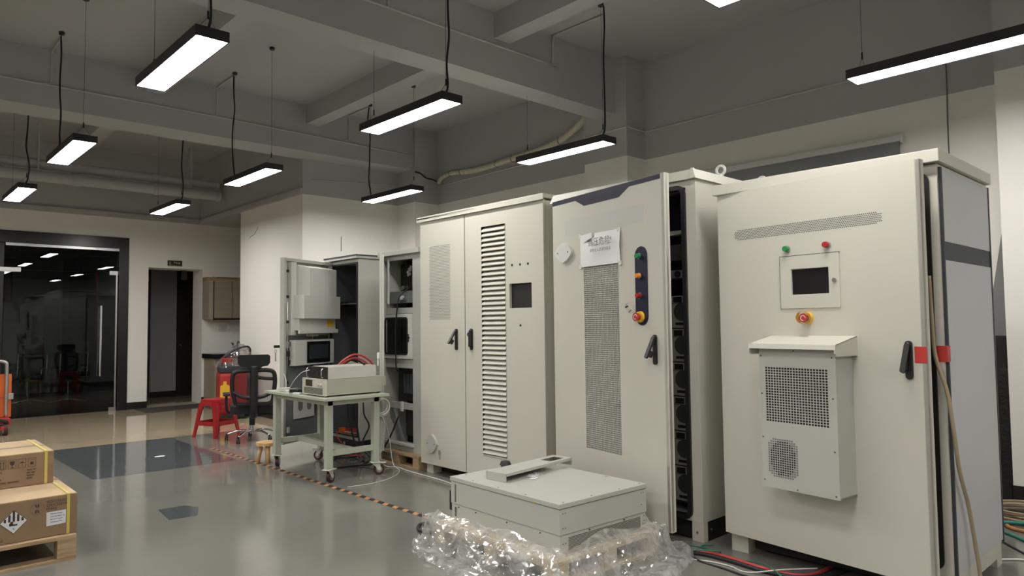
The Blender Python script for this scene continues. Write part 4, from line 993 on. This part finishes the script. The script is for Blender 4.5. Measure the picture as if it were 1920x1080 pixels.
cable('thin white lead crossing from door to cart top', [(3.42, 7.26, .90), (3.33, 7.02, .84), (3.25, 6.85, .775), (3.22, 6.70, .768)], .004, 'white_cable')
t = thing('adapter', 'black power adapter lying on the cart', 'adapter', (3.20, 6.45, .7625), .5); MB().box(-.10, .10, -.05, .05, 0, .042, .008).build('body', 'black', t); MB().tube([(.1, 0, .02), (.16, .03, .015), (.2, .1, .01)], .005, n=6).build('lead', 'cord_black', t)
t = thing('white_adapter', 'crumpled white cable bundle at left corner of the cart', 'cable bundle', (3.17, 6.70, .7625), .2)
for k in range(5): MB().ring((random.uniform(-.02, .02), random.uniform(-.02, .04), .008+k*.006), .05+random.uniform(-.012, .012), .0045, 'z', 20, 6).build('loop', 'white_cable', t)
MB().box(-.03, .05, -.08, -.02, 0, .02, .004).build('plug', 'white_plastic', t)
t = thing('phone_charger', 'small white charger block at the front of the power supply', 'charger', (3.115, 6.33, .7625), .4); MB().box(-.02, .02, -.04, .04, 0, .018, .004).build('body', 'white_plastic', t); MB().tube([(.0, .04, .008), (.01, .09, .008), (.05, .13, .006)], .003, n=6).build('lead', 'white_cable', t)
# coiled white hose and lines hanging at the right end
cl = thing('cable_coil', 'coiled white cable hanging off the right end of the cart', 'cable coil', (3.785, 5.92, .62))
for k, (r, dx, dz) in enumerate(((.075, 0, 0), (.08, .004, -.01), (.072, -.004, .008), (.084, .0, -.004))): MB().ring((dx, -.02+k*.012, dz), r, .0075, 'y', 28, 8).build('loop', 'white_cable', cl)
MB().tube([(-.06, 0, .05), (-.09, .0, .10), (-.10, -.05, .138)], .006, n=6).build('tail', 'white_cable', cl)
cable('white line dropping from the coil to the floor along the pallet', [(3.82, 5.99, .54), (3.86, 5.98, .42), (3.83, 6.0, .25), (3.84, 6.02, .10), (3.92, 6.06, .014), (3.99, 5.95, .006), (3.96, 5.75, .006), (3.95, 5.49, .006), (3.93, 5.15, .006), (3.86, 4.7, .006), (3.80, 4.25, .006)], .006, 'white_cable')
cable('second thin white line lying in a curve on the floor', [(3.86, 5.99, .50), (3.92, 6.0, .30), (3.94, 5.96, .05), (3.92, 5.82, .005), (3.72, 5.62, .005), (3.45, 5.52, .005), (3.2, 5.55, .005)], .004, 'white_cable')
cable('leftmost black cable hanging behind the cart', [(3.93, 6.80, .70), (3.90, 6.76, .55), (3.92, 6.72, .30), (3.98, 6.70, .10), (4.0, 6.6, .012), (3.9, 6.45, .012)], .009, 'cord_black')
cable('middle black cable hanging behind the cart', [(3.99, 6.72, .70), (3.95, 6.70, .52), (3.97, 6.68, .32), (4.0, 6.66, .12), (4.05, 6.56, .012), (3.85, 6.35, .012)], .009, 'cord_black')
cable('black cable crossing towards the open cabinet', [(4.03, 6.66, .70), (4.0, 6.60, .48), (4.05, 6.58, .34), (4.0, 6.62, .16), (4.08, 6.50, .012)], .008, 'cord_black')
cable('slanting black cable in front of narrow open cabinet', [(4.02, 5.98, .50), (3.98, 6.05, .32), (3.92, 6.12, .16), (3.86, 6.2, .03), (3.74, 6.3, .011), (3.55, 6.35, .011)], .009, 'cord_black')
cable('tangled black cable at the foot of the far cabinet', [(4.05, 6.85, .012), (3.95, 6.95, .012), (3.80, 6.86, .014), (3.78, 6.70, .03), (3.90, 6.62, .035), (4.02, 6.72, .032), (3.96, 6.82, .035)], .010, 'cord_black')
cable('tangled red cable at the foot of the far cabinet', [(4.12, 7.35, .20), (4.05, 7.25, .16), (4.02, 7.0, .05), (3.9, 6.8, .05), (3.88, 6.66, .05), (3.98, 6.58, .045)], .007, 'red_cable')
cable('thin green wire along the foot of the far cabinet', [(4.13, 7.6, .012), (4.10, 7.3, .008), (4.08, 7.0, .008), (3.97, 6.74, .06), (3.9, 6.5, .006)], .004, 'green_cable')
t = thing('cable_bundle', 'red and orange wire bundle lying in far open cabinet', 'cable bundle', (4.28, 7.32, .137))
for k in range(4): MB().tube([(-.02+k*.012, -.24, .03+k*.018), (0, -.1, .02+k*.02), (.01, .1, .015+k*.016), (.0+k*.01, .24, .01+k*.012)], .011, n=8).build('wire', ('red_cable', 'white_cable', 'red_cable', 'red_soft')[k], t)
MB().box(-.04, .02, .18, .24, .02, .075, .006).build('connector', 'orange', t); MB().box(-.02, .05, -.26, -.17, .04, .11, .008).build('connector', 'red_soft', t)

# ================================================================== STOOLS, CHAIR, SCRUBBER, SMALL THINGS
st = thing('plastic_stool', 'red moulded plastic stool beside office chair', 'stool', (3.52, 9.42, 0), radians(22))
MB().prism_z([(x, y) for x, y in rrect(-.145, .145, -.145, .145, .05)], .455, .478).prism_z([(x, y) for x, y in rrect(-.155, .155, -.155, .155, .05)], .435, .456).build('seat', 'red_plastic', st)
for sx in (-1, 1):
    for sy in (-1, 1):
        v = []
        for z, o_, w_ in ((0, .205, .038), (.20, .180, .05), (.36, .160, .07), (.437, .150, .10)):
            for a, c in ((0, 0), (-w_, 0), (-w_, -.018), (-.018, -.018), (-.018, -w_), (0, -w_)): v.append((sx*(o_+a), sy*(o_+c), z))
        f_ = [(k*6+i, k*6+(i+1) % 6, (k+1)*6+(i+1) % 6, (k+1)*6+i) for k in range(3) for i in range(6)]+[tuple(range(6)), tuple(range(18, 24))]
        MB().add(v, f_).build('leg', 'red_plastic', st)
for k in range(4):
    a = k*pi/2; M = Matrix.Rotation(a, 4, 'Z')
    MB().box(-.15, .15, .168, .182, .15, .20, 0, M).build('rung', 'red_plastic', st)
    MB().prism([(-.09, .437), (-.12, .34), (-.095, .37), (-.06, .40), (0, .412), (.06, .40), (.095, .37), (.12, .34), (.09, .437)], .147, .160, M).build('arch', 'red_plastic', st)
ws = thing('wooden_stool', 'small round wooden stool beside the cart leg', 'stool', (3.235, 7.24, 0), .4)
MB().cyl((0, 0, .172), .118, .030, 'z', 28).build('seat', 'wood_stool', ws)
for k in range(4):
    a = pi/4+k*pi/2; MB().tube([(.062*cos(a), .062*sin(a), .173), (.10*cos(a), .10*sin(a), 0)], .02, n=10, sub=0, r_end=.022).build('leg', 'wood_stool', ws)

oc = thing('office_chair', 'black mesh office chair with headrest on chrome base', 'office chair', (3.72, 8.78, 0), radians(-20))
bs = MB()
for k in range(5):
    a = k*2*pi/5+.35; bs.tube([(.03*cos(a), .03*sin(a), .105), (.16*cos(a), .16*sin(a), .115), (.30*cos(a), .30*sin(a), .072)], .015, n=8, r_end=.012)
bs.cyl((0, 0, .08), .035, .06, 'z', 16); bs.build('star_base', 'chrome', oc)
for k in range(5):
    a = k*2*pi/5+.35; x, y = .31*cos(a), .31*sin(a)
    MB().cyl((x-.02, y, .032), .032, .018, 'x', 16).cyl((x+.004, y, .032), .032, .018, 'x', 16).cyl((x, y, .03), .01, .05, 'z', 8).build('caster', 'black', oc)
MB().cyl((0, 0, .13), .026, .06, 'z', 14).build('gas_sleeve', 'chrome', oc); MB().cyl((0, 0, .18), .035, .14, 'z', 14).build('gas_lift', 'black', oc)
MB().box(-.10, .10, -.13, .12, .30, .335, .01).box(-.02, .02, -.20, -.1, .30, .33, .005).build('mechanism', 'black', oc)
MB().tube([(.10, .0, .31), (.20, .03, .30), (.27, .05, .29)], .008, n=6).build('lever', 'black', oc)
MB().prism_z(rrect(-.26, .26, -.24, .26, .10), .345, .435).build('seat', 'fabric_black', oc)
bk = MB().tube([(-.20, -.24, .47), (-.235, -.255, .60), (-.245, -.27, .78), (-.20, -.28, .865), (0, -.285, .875), (.20, -.28, .865), (.245, -.27, .78), (.235, -.255, .60), (.20, -.24, .47), (0, -.235, .455), (-.20, -.24, .47)], .027, n=8, sub=5)
bk.tube([(-.235, -.27, .62), (-.13, -.285, .56), (0, -.29, .545), (.13, -.285, .56), (.235, -.27, .62)], .023, n=8); bk.tube([(.0, -.29, .80), (.12, -.285, .775), (.24, -.27, .765)], .021, n=8)
bk.build('back_frame', 'black', oc)
vs = []; nx, nz = 10, 10
for j in range(nz+1):
    for i in range(nx+1):
        u = (i/nx-.5)*2; w_ = j/nz; vs.append((u*(.205+.03*sin(pi*w_)), -.245-.035*w_+.02*u*u, .465+.40*w_))
MB().add(vs, [(j*(nx+1)+i, j*(nx+1)+i+1, (j+1)*(nx+1)+i+1, (j+1)*(nx+1)+i) for j in range(nz) for i in range(nx)], smooth=True).build('back_mesh', 'seat_mesh', oc)
MB().tube([(0, -.10, .315), (0, -.24, .34), (0, -.295, .45), (0, -.305, .70), (0, -.305, .93)], .048, n=10).build('spine', 'black', oc)
hv = MB().prism([(-.165, 1.065), (.165, 1.065), (.187, 1.045), (.185, .965), (.16, .93), (.10, .92), (.07, .895), (-.07, .895), (-.10, .92), (-.16, .93), (-.185, .965), (-.187, 1.045)], -.315, -.255)
hv.build('headrest', 'fabric_black', oc)
for s_ in (-1, 1):
    MB().tube([(s_*.24, -.05, .36), (s_*.30, -.06, .38), (s_*.305, -.06, .56)], .018, n=8).build('arm_post', 'black', oc)
    MB().box(s_*.305-.04, s_*.305+.04, -.17, .10, .565, .595, .01).build('arm_pad', 'black', oc)

sc_ = thing('floor_scrubber', 'red floor scrubber with bagged handle behind the office chair', 'floor scrubber', (4.42, 11.25, 0), radians(-15))
MB().box(-.19, .21, -.26, .36, .16, .70, .05).build('tank', 'red_soft', sc_); MB().box(-.20, .22, -.30, .38, .07, .22, .03).build('lower_body', 'red_plastic', sc_)
MB().box(-.18, .20, -.24, .30, .70, .80, .03).build('lid', 'graphite', sc_)
MB().prism(rrect(-.185, -.05, .30, .52, .03)+[], -.264, -.2605).prism([(-.145, .52), (-.09, .52), (-.095, .575), (-.14, .575)], -.264, -.2605).build('bottle_decal', 'yellow', sc_)
MB().box(-.16, .0, -.24, -.14, .86, .93, .02).build('control_panel', 'red_plastic', sc_)
MB().tube([(-.15, -.10, .79), (-.12, -.2, .92), (.02, -.22, 1.05), (.22, -.18, 1.10), (.28, .0, .98), (.2, .05, .80)], .016, n=8).build('handle_bar', 'graphite', sc_)
for x in (-.21, .21): MB().cyl((x-.02, .18, .10), .10, .04, 'x', 20).build('wheel', 'rubber', sc_)
MB().box(-.18, .2, -.36, -.28, .02, .07, .01).build('squeegee', 'black', sc_)
pv = MB(); vs = []
prof = [(.79, .24, .30), (.86, .25, .28), (.95, .20, .25), (1.05, .14, .20), (1.12, .05, .10)]
N = 24
for k, (z, rx, ry) in enumerate(prof):
    for i in range(N):
        a = 2*pi*i/N; w_ = 1+.10*sin(5*a+k)+.07*sin(9*a+2*k); vs.append((.02+k*.028+rx*w_*cos(a), -.02+ry*w_*sin(a), z+.02*sin(3*a+k)))
pv.add(vs, [(k*N+i, k*N+(i+1) % N, (k+1)*N+(i+1) % N, (k+1)*N+i) for k in range(len(prof)-1) for i in range(N)]+[tuple((len(prof)-1)*N+i for i in range(N))], smooth=True)
pv.build('plastic_cover', 'bag_film', sc_)
gb_ = thing('green_box', 'small green box on the floor under the office chair', 'box', (4.50, 10.98, 0), .2); MB().box(-.075, .075, -.06, .06, 0, .10, .006).build('case', 'green', gb_); MB().box(-.07, -.01, -.061, -.06, .07, .098).build('label', 'label_white', gb_)

# kitchen corner
ku = thing('wall_cupboard', 'beige wall cupboard above the black counter', 'cupboard', (4.80, 13.26, 1.56))
MB().box(0, 1.4, .02, .355, 0, .70, .002).build('body', 'kitchen_side', ku)
for k in range(3):
    dd_ = MB().box(.09+k*.335, .09+k*.335+.325, 0, .0195, .02, .69, .002).build('door', 'kitchen_ply', ku); MB().box(.09+k*.335+.326, .09+k*.335+.334, .002, .019, .0, .70).build('edge_strip', 'dark_wood', dd_)
MB().box(.075, .089, .0, .0195, 0, .70).build('edge_strip', 'dark_wood', ku); MB().box(.075, 1.39, .0, .0195, -.018, .0195).build('bottom_strip', 'dark_wood', ku); MB().box(.0, 1.4, .1, .355, .70, .78).build('top_shelf', 'wood_brown', ku)
t = thing('white_tray', 'white tray lying on top of the wall cupboard', 'tray', (5.15, 13.42, 2.341)); MB().box(-.2, .2, -.13, .13, 0, .006, .002).box(-.2, .2, -.13, -.122, .0, .03).box(-.2, .2, .122, .13, 0, .03).box(-.2, -.192, -.122, .122, 0, .03).box(.192, .2, -.122, .122, 0, .03).build('dish', 'white_plastic', t)
kb = thing('base_cupboard', 'beige base cupboard below black counter', 'cupboard', (4.84, 13.05, 0))
MB().box(0, 1.5, .02, .565, .08, .84, .002).build('body', 'kitchen_side', kb); MB().box(.02, 1.5, .06, .565, 0, .08).build('toe_kick', 'black', kb)
for k in range(3): MB().box(.10+k*.36, .10+k*.36+.35, 0, .0195, .10, .83, .002).build('door', 'kitchen_ply', kb)
MB().box(.085, .099, .0, .0195, .08, .84).build('edge_strip', 'dark_wood', kb)
t = tag(MB().box(4.80, 6.4, 13.0, 13.615, .842, .925, .006).build('countertop', 'stone_black'), 'black stone countertop in the kitchen niche', 'countertop')
t = thing('soap_bottle', 'small clear soap bottle with black pump on counter', 'bottle', (5.30, 13.42, .926)); MB().cyl((0, 0, 0), .035, .12, 'z', 14).cyl((0, 0, .12), .035, .02, 'z', 14, r2=.012).build('body', 'label_white', t); MB().cyl((0, 0, .14), .014, .04, 'z', 10).box(-.035, .01, -.008, .008, .175, .19, .002).build('pump', 'black', t)
t = thing('faucet', 'black gooseneck faucet on the counter', 'faucet', (5.42, 13.50, .926)); MB().cyl((0, 0, 0), .022, .03, 'z', 12).build('base', 'black', t); MB().tube([(0, 0, .03), (0, 0, .16), (0, -.02, .20), (0, -.07, .205), (0, -.10, .17)], .009, n=8).build('spout', 'black', t)
t = thing('wall_socket', 'white wall socket under the wall cupboard', 'socket', (5.18, YB-.001, 1.39)); MB().box(-.075, .075, -.012, 0, -.055, .055, .004).build('plate', 'white_plastic', t); MB().box(-.03, .03, -.014, -.012, -.03, .03).build('face', 'label_white', t)
t = thing('door_sign', 'small dark plate above the doorway', 'sign', (4.305, YB-.001, 2.58)); MB().box(-.125, .125, -.012, 0, -.052, .052, .002).build('plate', 'dark_wood', t)
MB().box(-.095, -.075, -.0135, -.012, -.025, .03).box(-.075, -.05, -.0135, -.012, -.028, -.018).box(-.02, .005, -.0135, -.012, .0, .03).box(.015, .04, -.0135, -.012, -.01, .025).box(.055, .09, -.0135, -.012, -.012, .025).build('mark', 'brass', t)
MB().box(-.125, .125, -.0135, -.012, -.052, -.038).build('lower_strip', 'brass', t)
t = thing('lintel_box', 'small dark box inside doorway above the corridor door', 'box', (4.60, YB+.38, 2.36)); MB().box(-.05, .05, 0, .05, -.05, .13, .004).build('case', 'dark_wood', t)
dmx = tag(MB().prism_z([(3.64, 12.80), (4.55, 12.95), (4.80, 13.60), (3.66, 13.58)], .0005, .008).build('door_mat', 'mat_dark'), 'dark brown mat in front of the doorway', 'mat')

# meeting room furniture
for (x, y, a), lab in zip(((3.05, 15.6, 2.6), (2.45, 15.9, 2.7)), ('meeting chair nearer the wall behind the glass', 'meeting chair farther left behind the glass')):
    t = thing('meeting_chair', 'black sling '+lab, 'chair', (x, y, .012), a, 'meeting room chairs')
    P = [(.0, .24, .47), (.0, .1, .44), (0, -.12, .44), (0, -.21, .50), (0, -.25, .65), (0, -.28, .93)]
    Q = smooth_path([Vector(p) for p in P], 4); v = []
    for q in Q: v += [(-.23, q.y, q.z), (.23, q.y, q.z), (.23, q.y, q.z-.02), (-.23, q.y, q.z-.02)]
    MB().add(v, [(k*4+i, k*4+(i+1) % 4, k*4+4+(i+1) % 4, k*4+4+i) for k in range(len(Q)-1) for i in range(4)], smooth=True).build('sling_seat', 'fabric_black', t)
    for s_ in (-.24, .24): MB().tube([(s_, q[1], q[2]) for q in P], .012, n=8).build('side_rail', 'chrome', t); MB().tube([(s_*1.02, .12, .44), (s_*1.1, .14, .64), (s_*1.1, -.1, .66), (s_*1.02, -.25, .64)], .010, n=8).build('armrest', 'chrome', t)
    MB().cyl((0, 0, .07), .025, .36, 'z', 12).build('column', 'chrome', t)
    fb = MB()
    for k in range(4): aa = k*pi/2+.5; fb.tube([(0, 0, .08), (.3*cos(aa), .3*sin(aa), .02)], .018, n=8, sub=0)
    fb.build('star_base', 'chrome', t)
t = thing('reflected_board', 'dark board with red edge, a glass reflection built on meeting room wall', 'board', (3.487, 16.6, 1.17)); MB().box(-.03, 0, -1.1, 1.2, 0, 1.40, .004).build('panel', 'board_dark', t); MB().box(-.033, 0, -1.16, -1.1, 0, 1.40).build('edge', 'red_soft', t)  # reflection in the glass, modelled as a solid board
t = thing('picture_frame', 'dark picture frame on far wall of meeting room', 'frame', (2.1, 18.598, 2.0)); MB().panel(-.45, .45, 0, .75, -.03, 0, holes=[(-.40, .40, .05, .70)]).build('frame', 'black', t); MB().box(-.40, .40, -.01, 0, .05, .70).build('picture', 'board_dark', t)

# ---- orange lift truck at the left edge
ot = thing('lift_truck', 'orange hand lift truck with steel push bar at left edge', 'lift truck', (1.34, 11.8, 0))
MB().box(-.05, .30, .0, .10, .22, .80, .008).build('mast_panel', 'orange', ot); MB().box(-.05, .30, -.004, .0, .48, .49).build('seam', 'red_soft', ot)
MB().tube([(.235, -.05, .22), (.235, -.05, .60), (.235, -.05, .90), (.22, -.05, .96), (.15, -.05, .985), (-.05, -.05, .985)], .022, n=12).build('push_bar', 'steel', ot)
MB().box(.225, .32, -.03, -.003, .46, .54, .004).build('clamp', 'steel', ot)
MB().box(-.05, .27, -.22, .10, .12, .22, .01).build('chassis', 'red_soft', ot)
MB().cyl((.19, -.20, .085), .085, .045, 'x', 24).build('tyre', 'rubber_red', ot); MB().cyl((-.05, .05, .085), .085, .045, 'x', 24).build('tyre', 'rubber_red', ot)
MB().cyl((.186, -.20, .085), .062, .054, 'x', 20).build('wheel_hub', 'label_white', ot); MB().cyl((.18, -.20, .085), .016, .066, 'x', 12).build('axle', 'steel', ot)
MB().box(.15, .19, -.30, -.10, .08, .13, .01).build('fork_bracket', 'red_soft', ot)
MB().tube([(-.05, -.26, .20), (.08, -.28, .22), (.20, -.26, .19), (.22, -.22, .15), (.1, -.2, .14), (-.05, -.2, .16)], .022, n=10).build('hose', 'hose_black', ot)

# ---- cartons on a pallet
pallet('brown wooden pallet under two cartons at the left', (.10, 5.055, 0), 0, .95, 1.25, .150, 'wood_brown', 'wooden pallets', boards=6)
def carton(label, loc, L, D, H, strap_x):
    t = thing('cardboard_box', label, 'box', loc, 0, 'cartons on the pallet')
    MB().box(0, L, 0, D, 0, H, .004).build('carton', 'cardboard_shaded', t)
    MB().box(.003, L-.003, .003, D/2-.003, H, H+.003).build('flap', 'cardboard_lit', t); MB().box(.003, L-.003, D/2, D-.003, H, H+.003).build('flap', 'cardboard_lit', t)
    MB().box(0, L, D/2-.03, D/2+.03, H+.003, H+.0045).build('sealing_tape', 'box_tape', t)
    b = MB().box(strap_x-.008, strap_x+.008, -.002, 0, 0, H+.003).box(strap_x-.008, strap_x+.008, -.002, D+.002, H+.0045, H+.0065).box(strap_x-.008, strap_x+.008, D, D+.002, 0, H+.0045)
    b.build('strap', 'strap_yellow', t)
    return t
k1 = carton('lower carton with striped hazard diamond and white label', (.20, 5.10, .1515), .86, 1.15, .236, .812)
# hazard diamond
cx, cz, r = .535, .122, .069
MB().prism([(cx-r, cz), (cx, cz-r), (cx+r, cz), (cx, cz+r)], -.0015, 0).build('hazard_diamond', 'ink', k1)
MB().prism([(cx-r*.95, cz), (cx, cz-r*.95), (cx+r*.95, cz), (cx, cz+r*.95)], -.002, -.0015).build('hazard_field', 'label_white', k1)
sb = MB()
for k in range(-2, 3):
    x = cx+k*.0215; top = cz+r*.95-abs(x-cx)-.002; sb.prism([(x-.0058, cz+.002), (x+.0058, cz+.002), (x+.0058, top-(.006 if k > 0 else 0)), (x, min(top+.002, cz+r*.93)), (x-.0058, top-(.006 if k < 0 else 0))], -.0026, -.002)
sb.build('hazard_stripes', 'ink', k1)
MB().box(cx-.022, cx-.004, -.0026, -.002, cz-.022, cz-.006).box(cx-.004, cx+.018, -.0026, -.002, cz-.022, cz-.013).cyl((cx-.010, -.0026, cz-.004), .008, .0006, 'y', 10).build('hazard_symbol', 'ink', k1)
text_mesh('9', .018, 'hazard_number', 'ink', k1, Matrix.Translation((cx, -.002, cz-.042)) @ UPR)
text_mesh('u\nn', .046, 'un_mark', 'ink', k1, Matrix.Translation((.650, -.001, .180)) @ UPR @ Matrix.Diagonal((1, .75, 1, 1)), bold=.0012)
for a in range(28):
    pass
rg = MB(); 
for a in range(32):
    a0, a1 = 2*pi*a/32, 2*pi*(a+1)/32
    rg.add([(.652+.034*cos(a0), -.0006, .176+.034*sin(a0)), (.652+.034*cos(a1), -.0006, .176+.034*sin(a1)), (.652+.0355*cos(a1), -.0006, .176+.0355*sin(a1)), (.652+.0355*cos(a0), -.0006, .176+.0355*sin(a0))], [(0, 1, 2, 3)])
rg.build('un_circle', 'ink_faint', k1)
text_mesh('4GV/Y55/S/21\nCN/C320100\nPI:042', .021, 'box_print', 'ink', k1, Matrix.Translation((.697, -.001, .187)) @ UPR, align='LEFT')
MB().prism([(.699, .064), (.799, .068), (.800, .148), (.698, .146)], -.0012, 0).build('white_label', 'label_white', k1)
def word_bars(parent, m_, x, z, rows, h, gap):
    b = MB(); rw = random.Random(len(rows)*7)
    for k, ln in enumerate(rows):
        c = x
        for w_ in ln: b.box(c, c+w_, -.0018, -.0012, z-k*gap, z-k*gap+h); c += w_+h*.8
    o = b.build('small_print', m_, parent); o['kind'] = 'stuff'; return o
word_bars(k1, 'ink_grey', .718, .132, [[.028, .030], [.02, .012, .024, .010], [.014, .01, .008, .022], [.03, .006, .02]], .0036, .0165)
text_mesh('KG', .02, 'box_print', 'ink', k1, Matrix.Translation((.472, -.001, .022)) @ UPR)
k2 = carton('upper carton with printed handling symbols', (.20, 5.545, .3925), .812, .66, .206, .768)
iz = .150
for k in range(4):
    x = .510+k*.053
    fr_ = MB().panel(x, x+.042, iz-.030, iz+.028, -.0008, 0, holes=[(x+.0018, x+.0402, iz-.0282, iz+.0262)]); fr_.build('symbol_frame', 'ink', k2)
    g_ = MB(); c = x+.021
    if k == 0: g_.box(c-.010, c-.007, -.0008, 0, iz-.02, iz+.012).prism([(c-.0135, iz+.010), (c-.0035, iz+.010), (c-.0085, iz+.021)], -.0008, 0).box(c+.006, c+.009, -.0008, 0, iz-.02, iz+.012).prism([(c+.0025, iz+.010), (c+.0125, iz+.010), (c+.0075, iz+.021)], -.0008, 0).box(c-.016, c+.016, -.0008, 0, iz-.025, iz-.022)
    if k == 1: g_.prism([(c-.013, iz+.018), (c+.013, iz+.018), (c+.012, iz), (c+.003, iz-.009), (c-.003, iz-.009), (c-.012, iz)], -.0008, 0).box(c-.0015, c+.0015, -.0008, 0, iz-.02, iz-.009).box(c-.009, c+.009, -.0008, 0, iz-.024, iz-.020)
    if k == 2: g_.prism([(c-.017, iz-.002), (c-.008, iz+.007), (c, iz+.011), (c+.008, iz+.007), (c+.017, iz-.002), (c+.006, iz+.002), (c, iz), (c-.006, iz+.002)], -.0008, 0).box(c-.001, c+.001, -.0008, 0, iz-.022, iz)
    if k == 3: g_.box(c-.009, c+.009, -.0008, 0, iz-.016, iz+.002).box(c-.013, c+.013, -.0008, 0, iz+.014, iz+.016)
    g_.build('handling_symbol', 'ink', k2)
word_bars(k2, 'ink_faint', .663, .098, [[.028, .012], [.018, .02], [.04], [.03]], .009, .0175)
word_bars(k2, 'ink_faint', .485, .098, [[.03, .008], [.02], [.02, .015], [.012, .05, .06]], .009, .022)
MB().box(.780, .805, -.0008, 0, .13, .175).build('red_print', 'box_tape', k2)
tp = tag(MB().box(.15, .56, 4.20, 4.56, 0, .13, .004).box(.17, .54, 4.22, 4.54, .13, .135).build('offcut_board', 'wood_brown'), 'corner of a wooden board at the lower left edge', 'board')

# ================================================================== FLOOR TAPE
ft = thing('floor_tape', 'orange and black striped warning tape line on the floor', 'tape', (3.12, 4.0, 0))
MB().box(-.024, .024, 0, 4.48, .0003, .0008).build('tape_strip', 'orange_tape', ft)
s0 = MB().add([(-.025, 0, .0018), (.025, .03, .0018), (.025, .105, .0018), (-.025, .075, .0018)], [(0, 1, 2, 3)]).build('black_stripe', 'black_tape', ft, (0, .03, 0))
for k in range(1, 33): share(s0, 'black_stripe', ft, (0, .03+k*.135, 0))

# ================================================================== CABLES ROUND THE NEAREST CABINET
gf_ = 'cables on the floor by the nearest cabinet'
def fc_(label, pts, r, m_): return cable(label, pts, r, m_, gf_)
fc_('thick black cable on the floor before the nearest cabinet', [(3.74, 2.48, .013), (3.78, 2.38, .013), (3.78, 2.20, .013), (3.76, 2.0, .013), (3.80, 1.82, .013), (4.0, 1.70, .013), (4.3, 1.68, .013)], .012, 'cord_black')
fc_('thick red cable on the floor beside the black one', [(3.76, 2.52, .012), (3.83, 2.36, .012), (3.82, 2.18, .012), (3.80, 1.96, .012), (3.86, 1.80, .012), (4.1, 1.76, .012)], .011, 'red_cable')
fc_('green wire curling from cabinet foot across the floor', [(4.0, 2.46, .005), (3.93, 2.50, .005), (3.90, 2.40, .005), (3.86, 2.20, .005), (3.80, 2.0, .034), (3.66, 1.78, .005), (3.5, 1.6, .005)], .004, 'green_cable')
fc_('second green wire looping near the cabinet foot', [(3.86, 2.62, .005), (3.90, 2.50, .005), (3.88, 2.36, .006), (3.83, 2.32, .034), (3.76, 2.42, .034), (3.72, 2.52, .005)], .004, 'green_cable')
fc_('thin black wire bowing across the floor', [(3.74, 2.50, .034), (3.68, 2.36, .005), (3.66, 2.20, .005), (3.64, 2.0, .005), (3.72, 1.86, .005), (3.78, 1.74, .032), (3.95, 1.66, .005)], .006, 'cord_black')
fc_('thin white wire on the floor beside the black cable', [(3.66, 2.42, .005), (3.71, 2.30, .005), (3.72, 2.18, .005), (3.70, 2.06, .005), (3.8, 1.9, .034), (3.95, 1.78, .034)], .004, 'white_cable')
fc_('black hose end sticking out from the plastic film', [(3.02, 4.12, .013), (2.94, 4.12, .013), (2.87, 4.03, .013), (2.88, 3.93, .013), (2.98, 3.88, .013)], .012, 'hose_black')
fc_('worn cream cable draped down the side of nearest cabinet', [(3.955, 1.168, 1.62), (3.945, 1.160, 1.40), (3.94, 1.150, 1.22), (3.955, 1.110, 1.05), (3.97, 1.094, .88), (4.02, 1.088, .66), (4.12, 1.084, .48), (4.17, 1.08, .34), (4.20, 1.07, .18), (4.20, 1.05, .06), (4.18, .95, .012), (4.10, .80, .012)], .010, 'cream_cable')
hc = thing('hose_coil', 'coil of cream, orange and teal cables on floor by the column', 'cable coil', (6.05, 1.25, 0))
for k in range(7): MB().ring((.03*sin(k*2.1), .03*cos(k*1.7), .012+k*.011), .20+.018*sin(k*3.3), .0085, 'z', 36, 8).build('loop', 'cream_cable' if k != 1 else 'orange_tape', hc)
MB().ring((-.28, -.08, .013), .12, .012, 'z', 28, 8).build('loop', 'orange_tape', hc)
MB().tube([(-.1, -.3, .014), (-.22, -.12, .03), (-.3, .02, .03), (-.35, .2, .014)], .012, n=8).build('hose', 'teal_cable', hc)
MB().tube([(-.7, -.2, .01), (-.52, -.02, .01), (-.45, .10, .01), (-.48, .3, .01)], .010, n=8).build('hose', 'teal_cable', hc)
fc_('thin black cable on floor right of nearest cabinet', [(5.5, 1.35, .006), (5.3, 1.2, .006), (5.1, 1.02, .006), (5.05, .85, .006)], .006, 'cord_black')
fc_('white cable trailing from the back foot of nearest cabinet', [(4.92, 1.14, .006), (5.0, 1.05, .006), (4.98, .95, .006), (4.9, .8, .006)], .006, 'white_cable')
wb = thing('wrapped_bundle', 'black bundle in cling film leaning beside the column', 'bundle', (6.60, 1.52, 0)); 
M = Matrix.Rotation(radians(1.5), 4, 'Y')
MB().box(-.06, .06, -.10, .14, .0, 1.27, .02, M).build('roll', 'black_soft', wb); MB().box(-.064, .064, -.104, .144, .12, 1.02, .022, M).build('cling_film', 'wrapped_black', wb)
lg = tag(MB().add([(6.72, 1.44, 0), (6.74, 1.44, 0), (6.74, 1.80, 0), (6.72, 1.80, 0), (6.79, 1.30+.11, 2.36), (6.81, 1.30+.11, 2.36), (6.81, 1.42, 2.36), (6.79, 1.42, 2.36)], [(0,3,2,1),(4,5,6,7),(0,1,5,4),(1,2,6,5),(2,3,7,6),(3,0,4,7)]).build('grey_wedge', 'wedge_grey'), 'grey tapered wedge against right wall by the column', 'board')  # upright grey wedge tapering to a narrow top
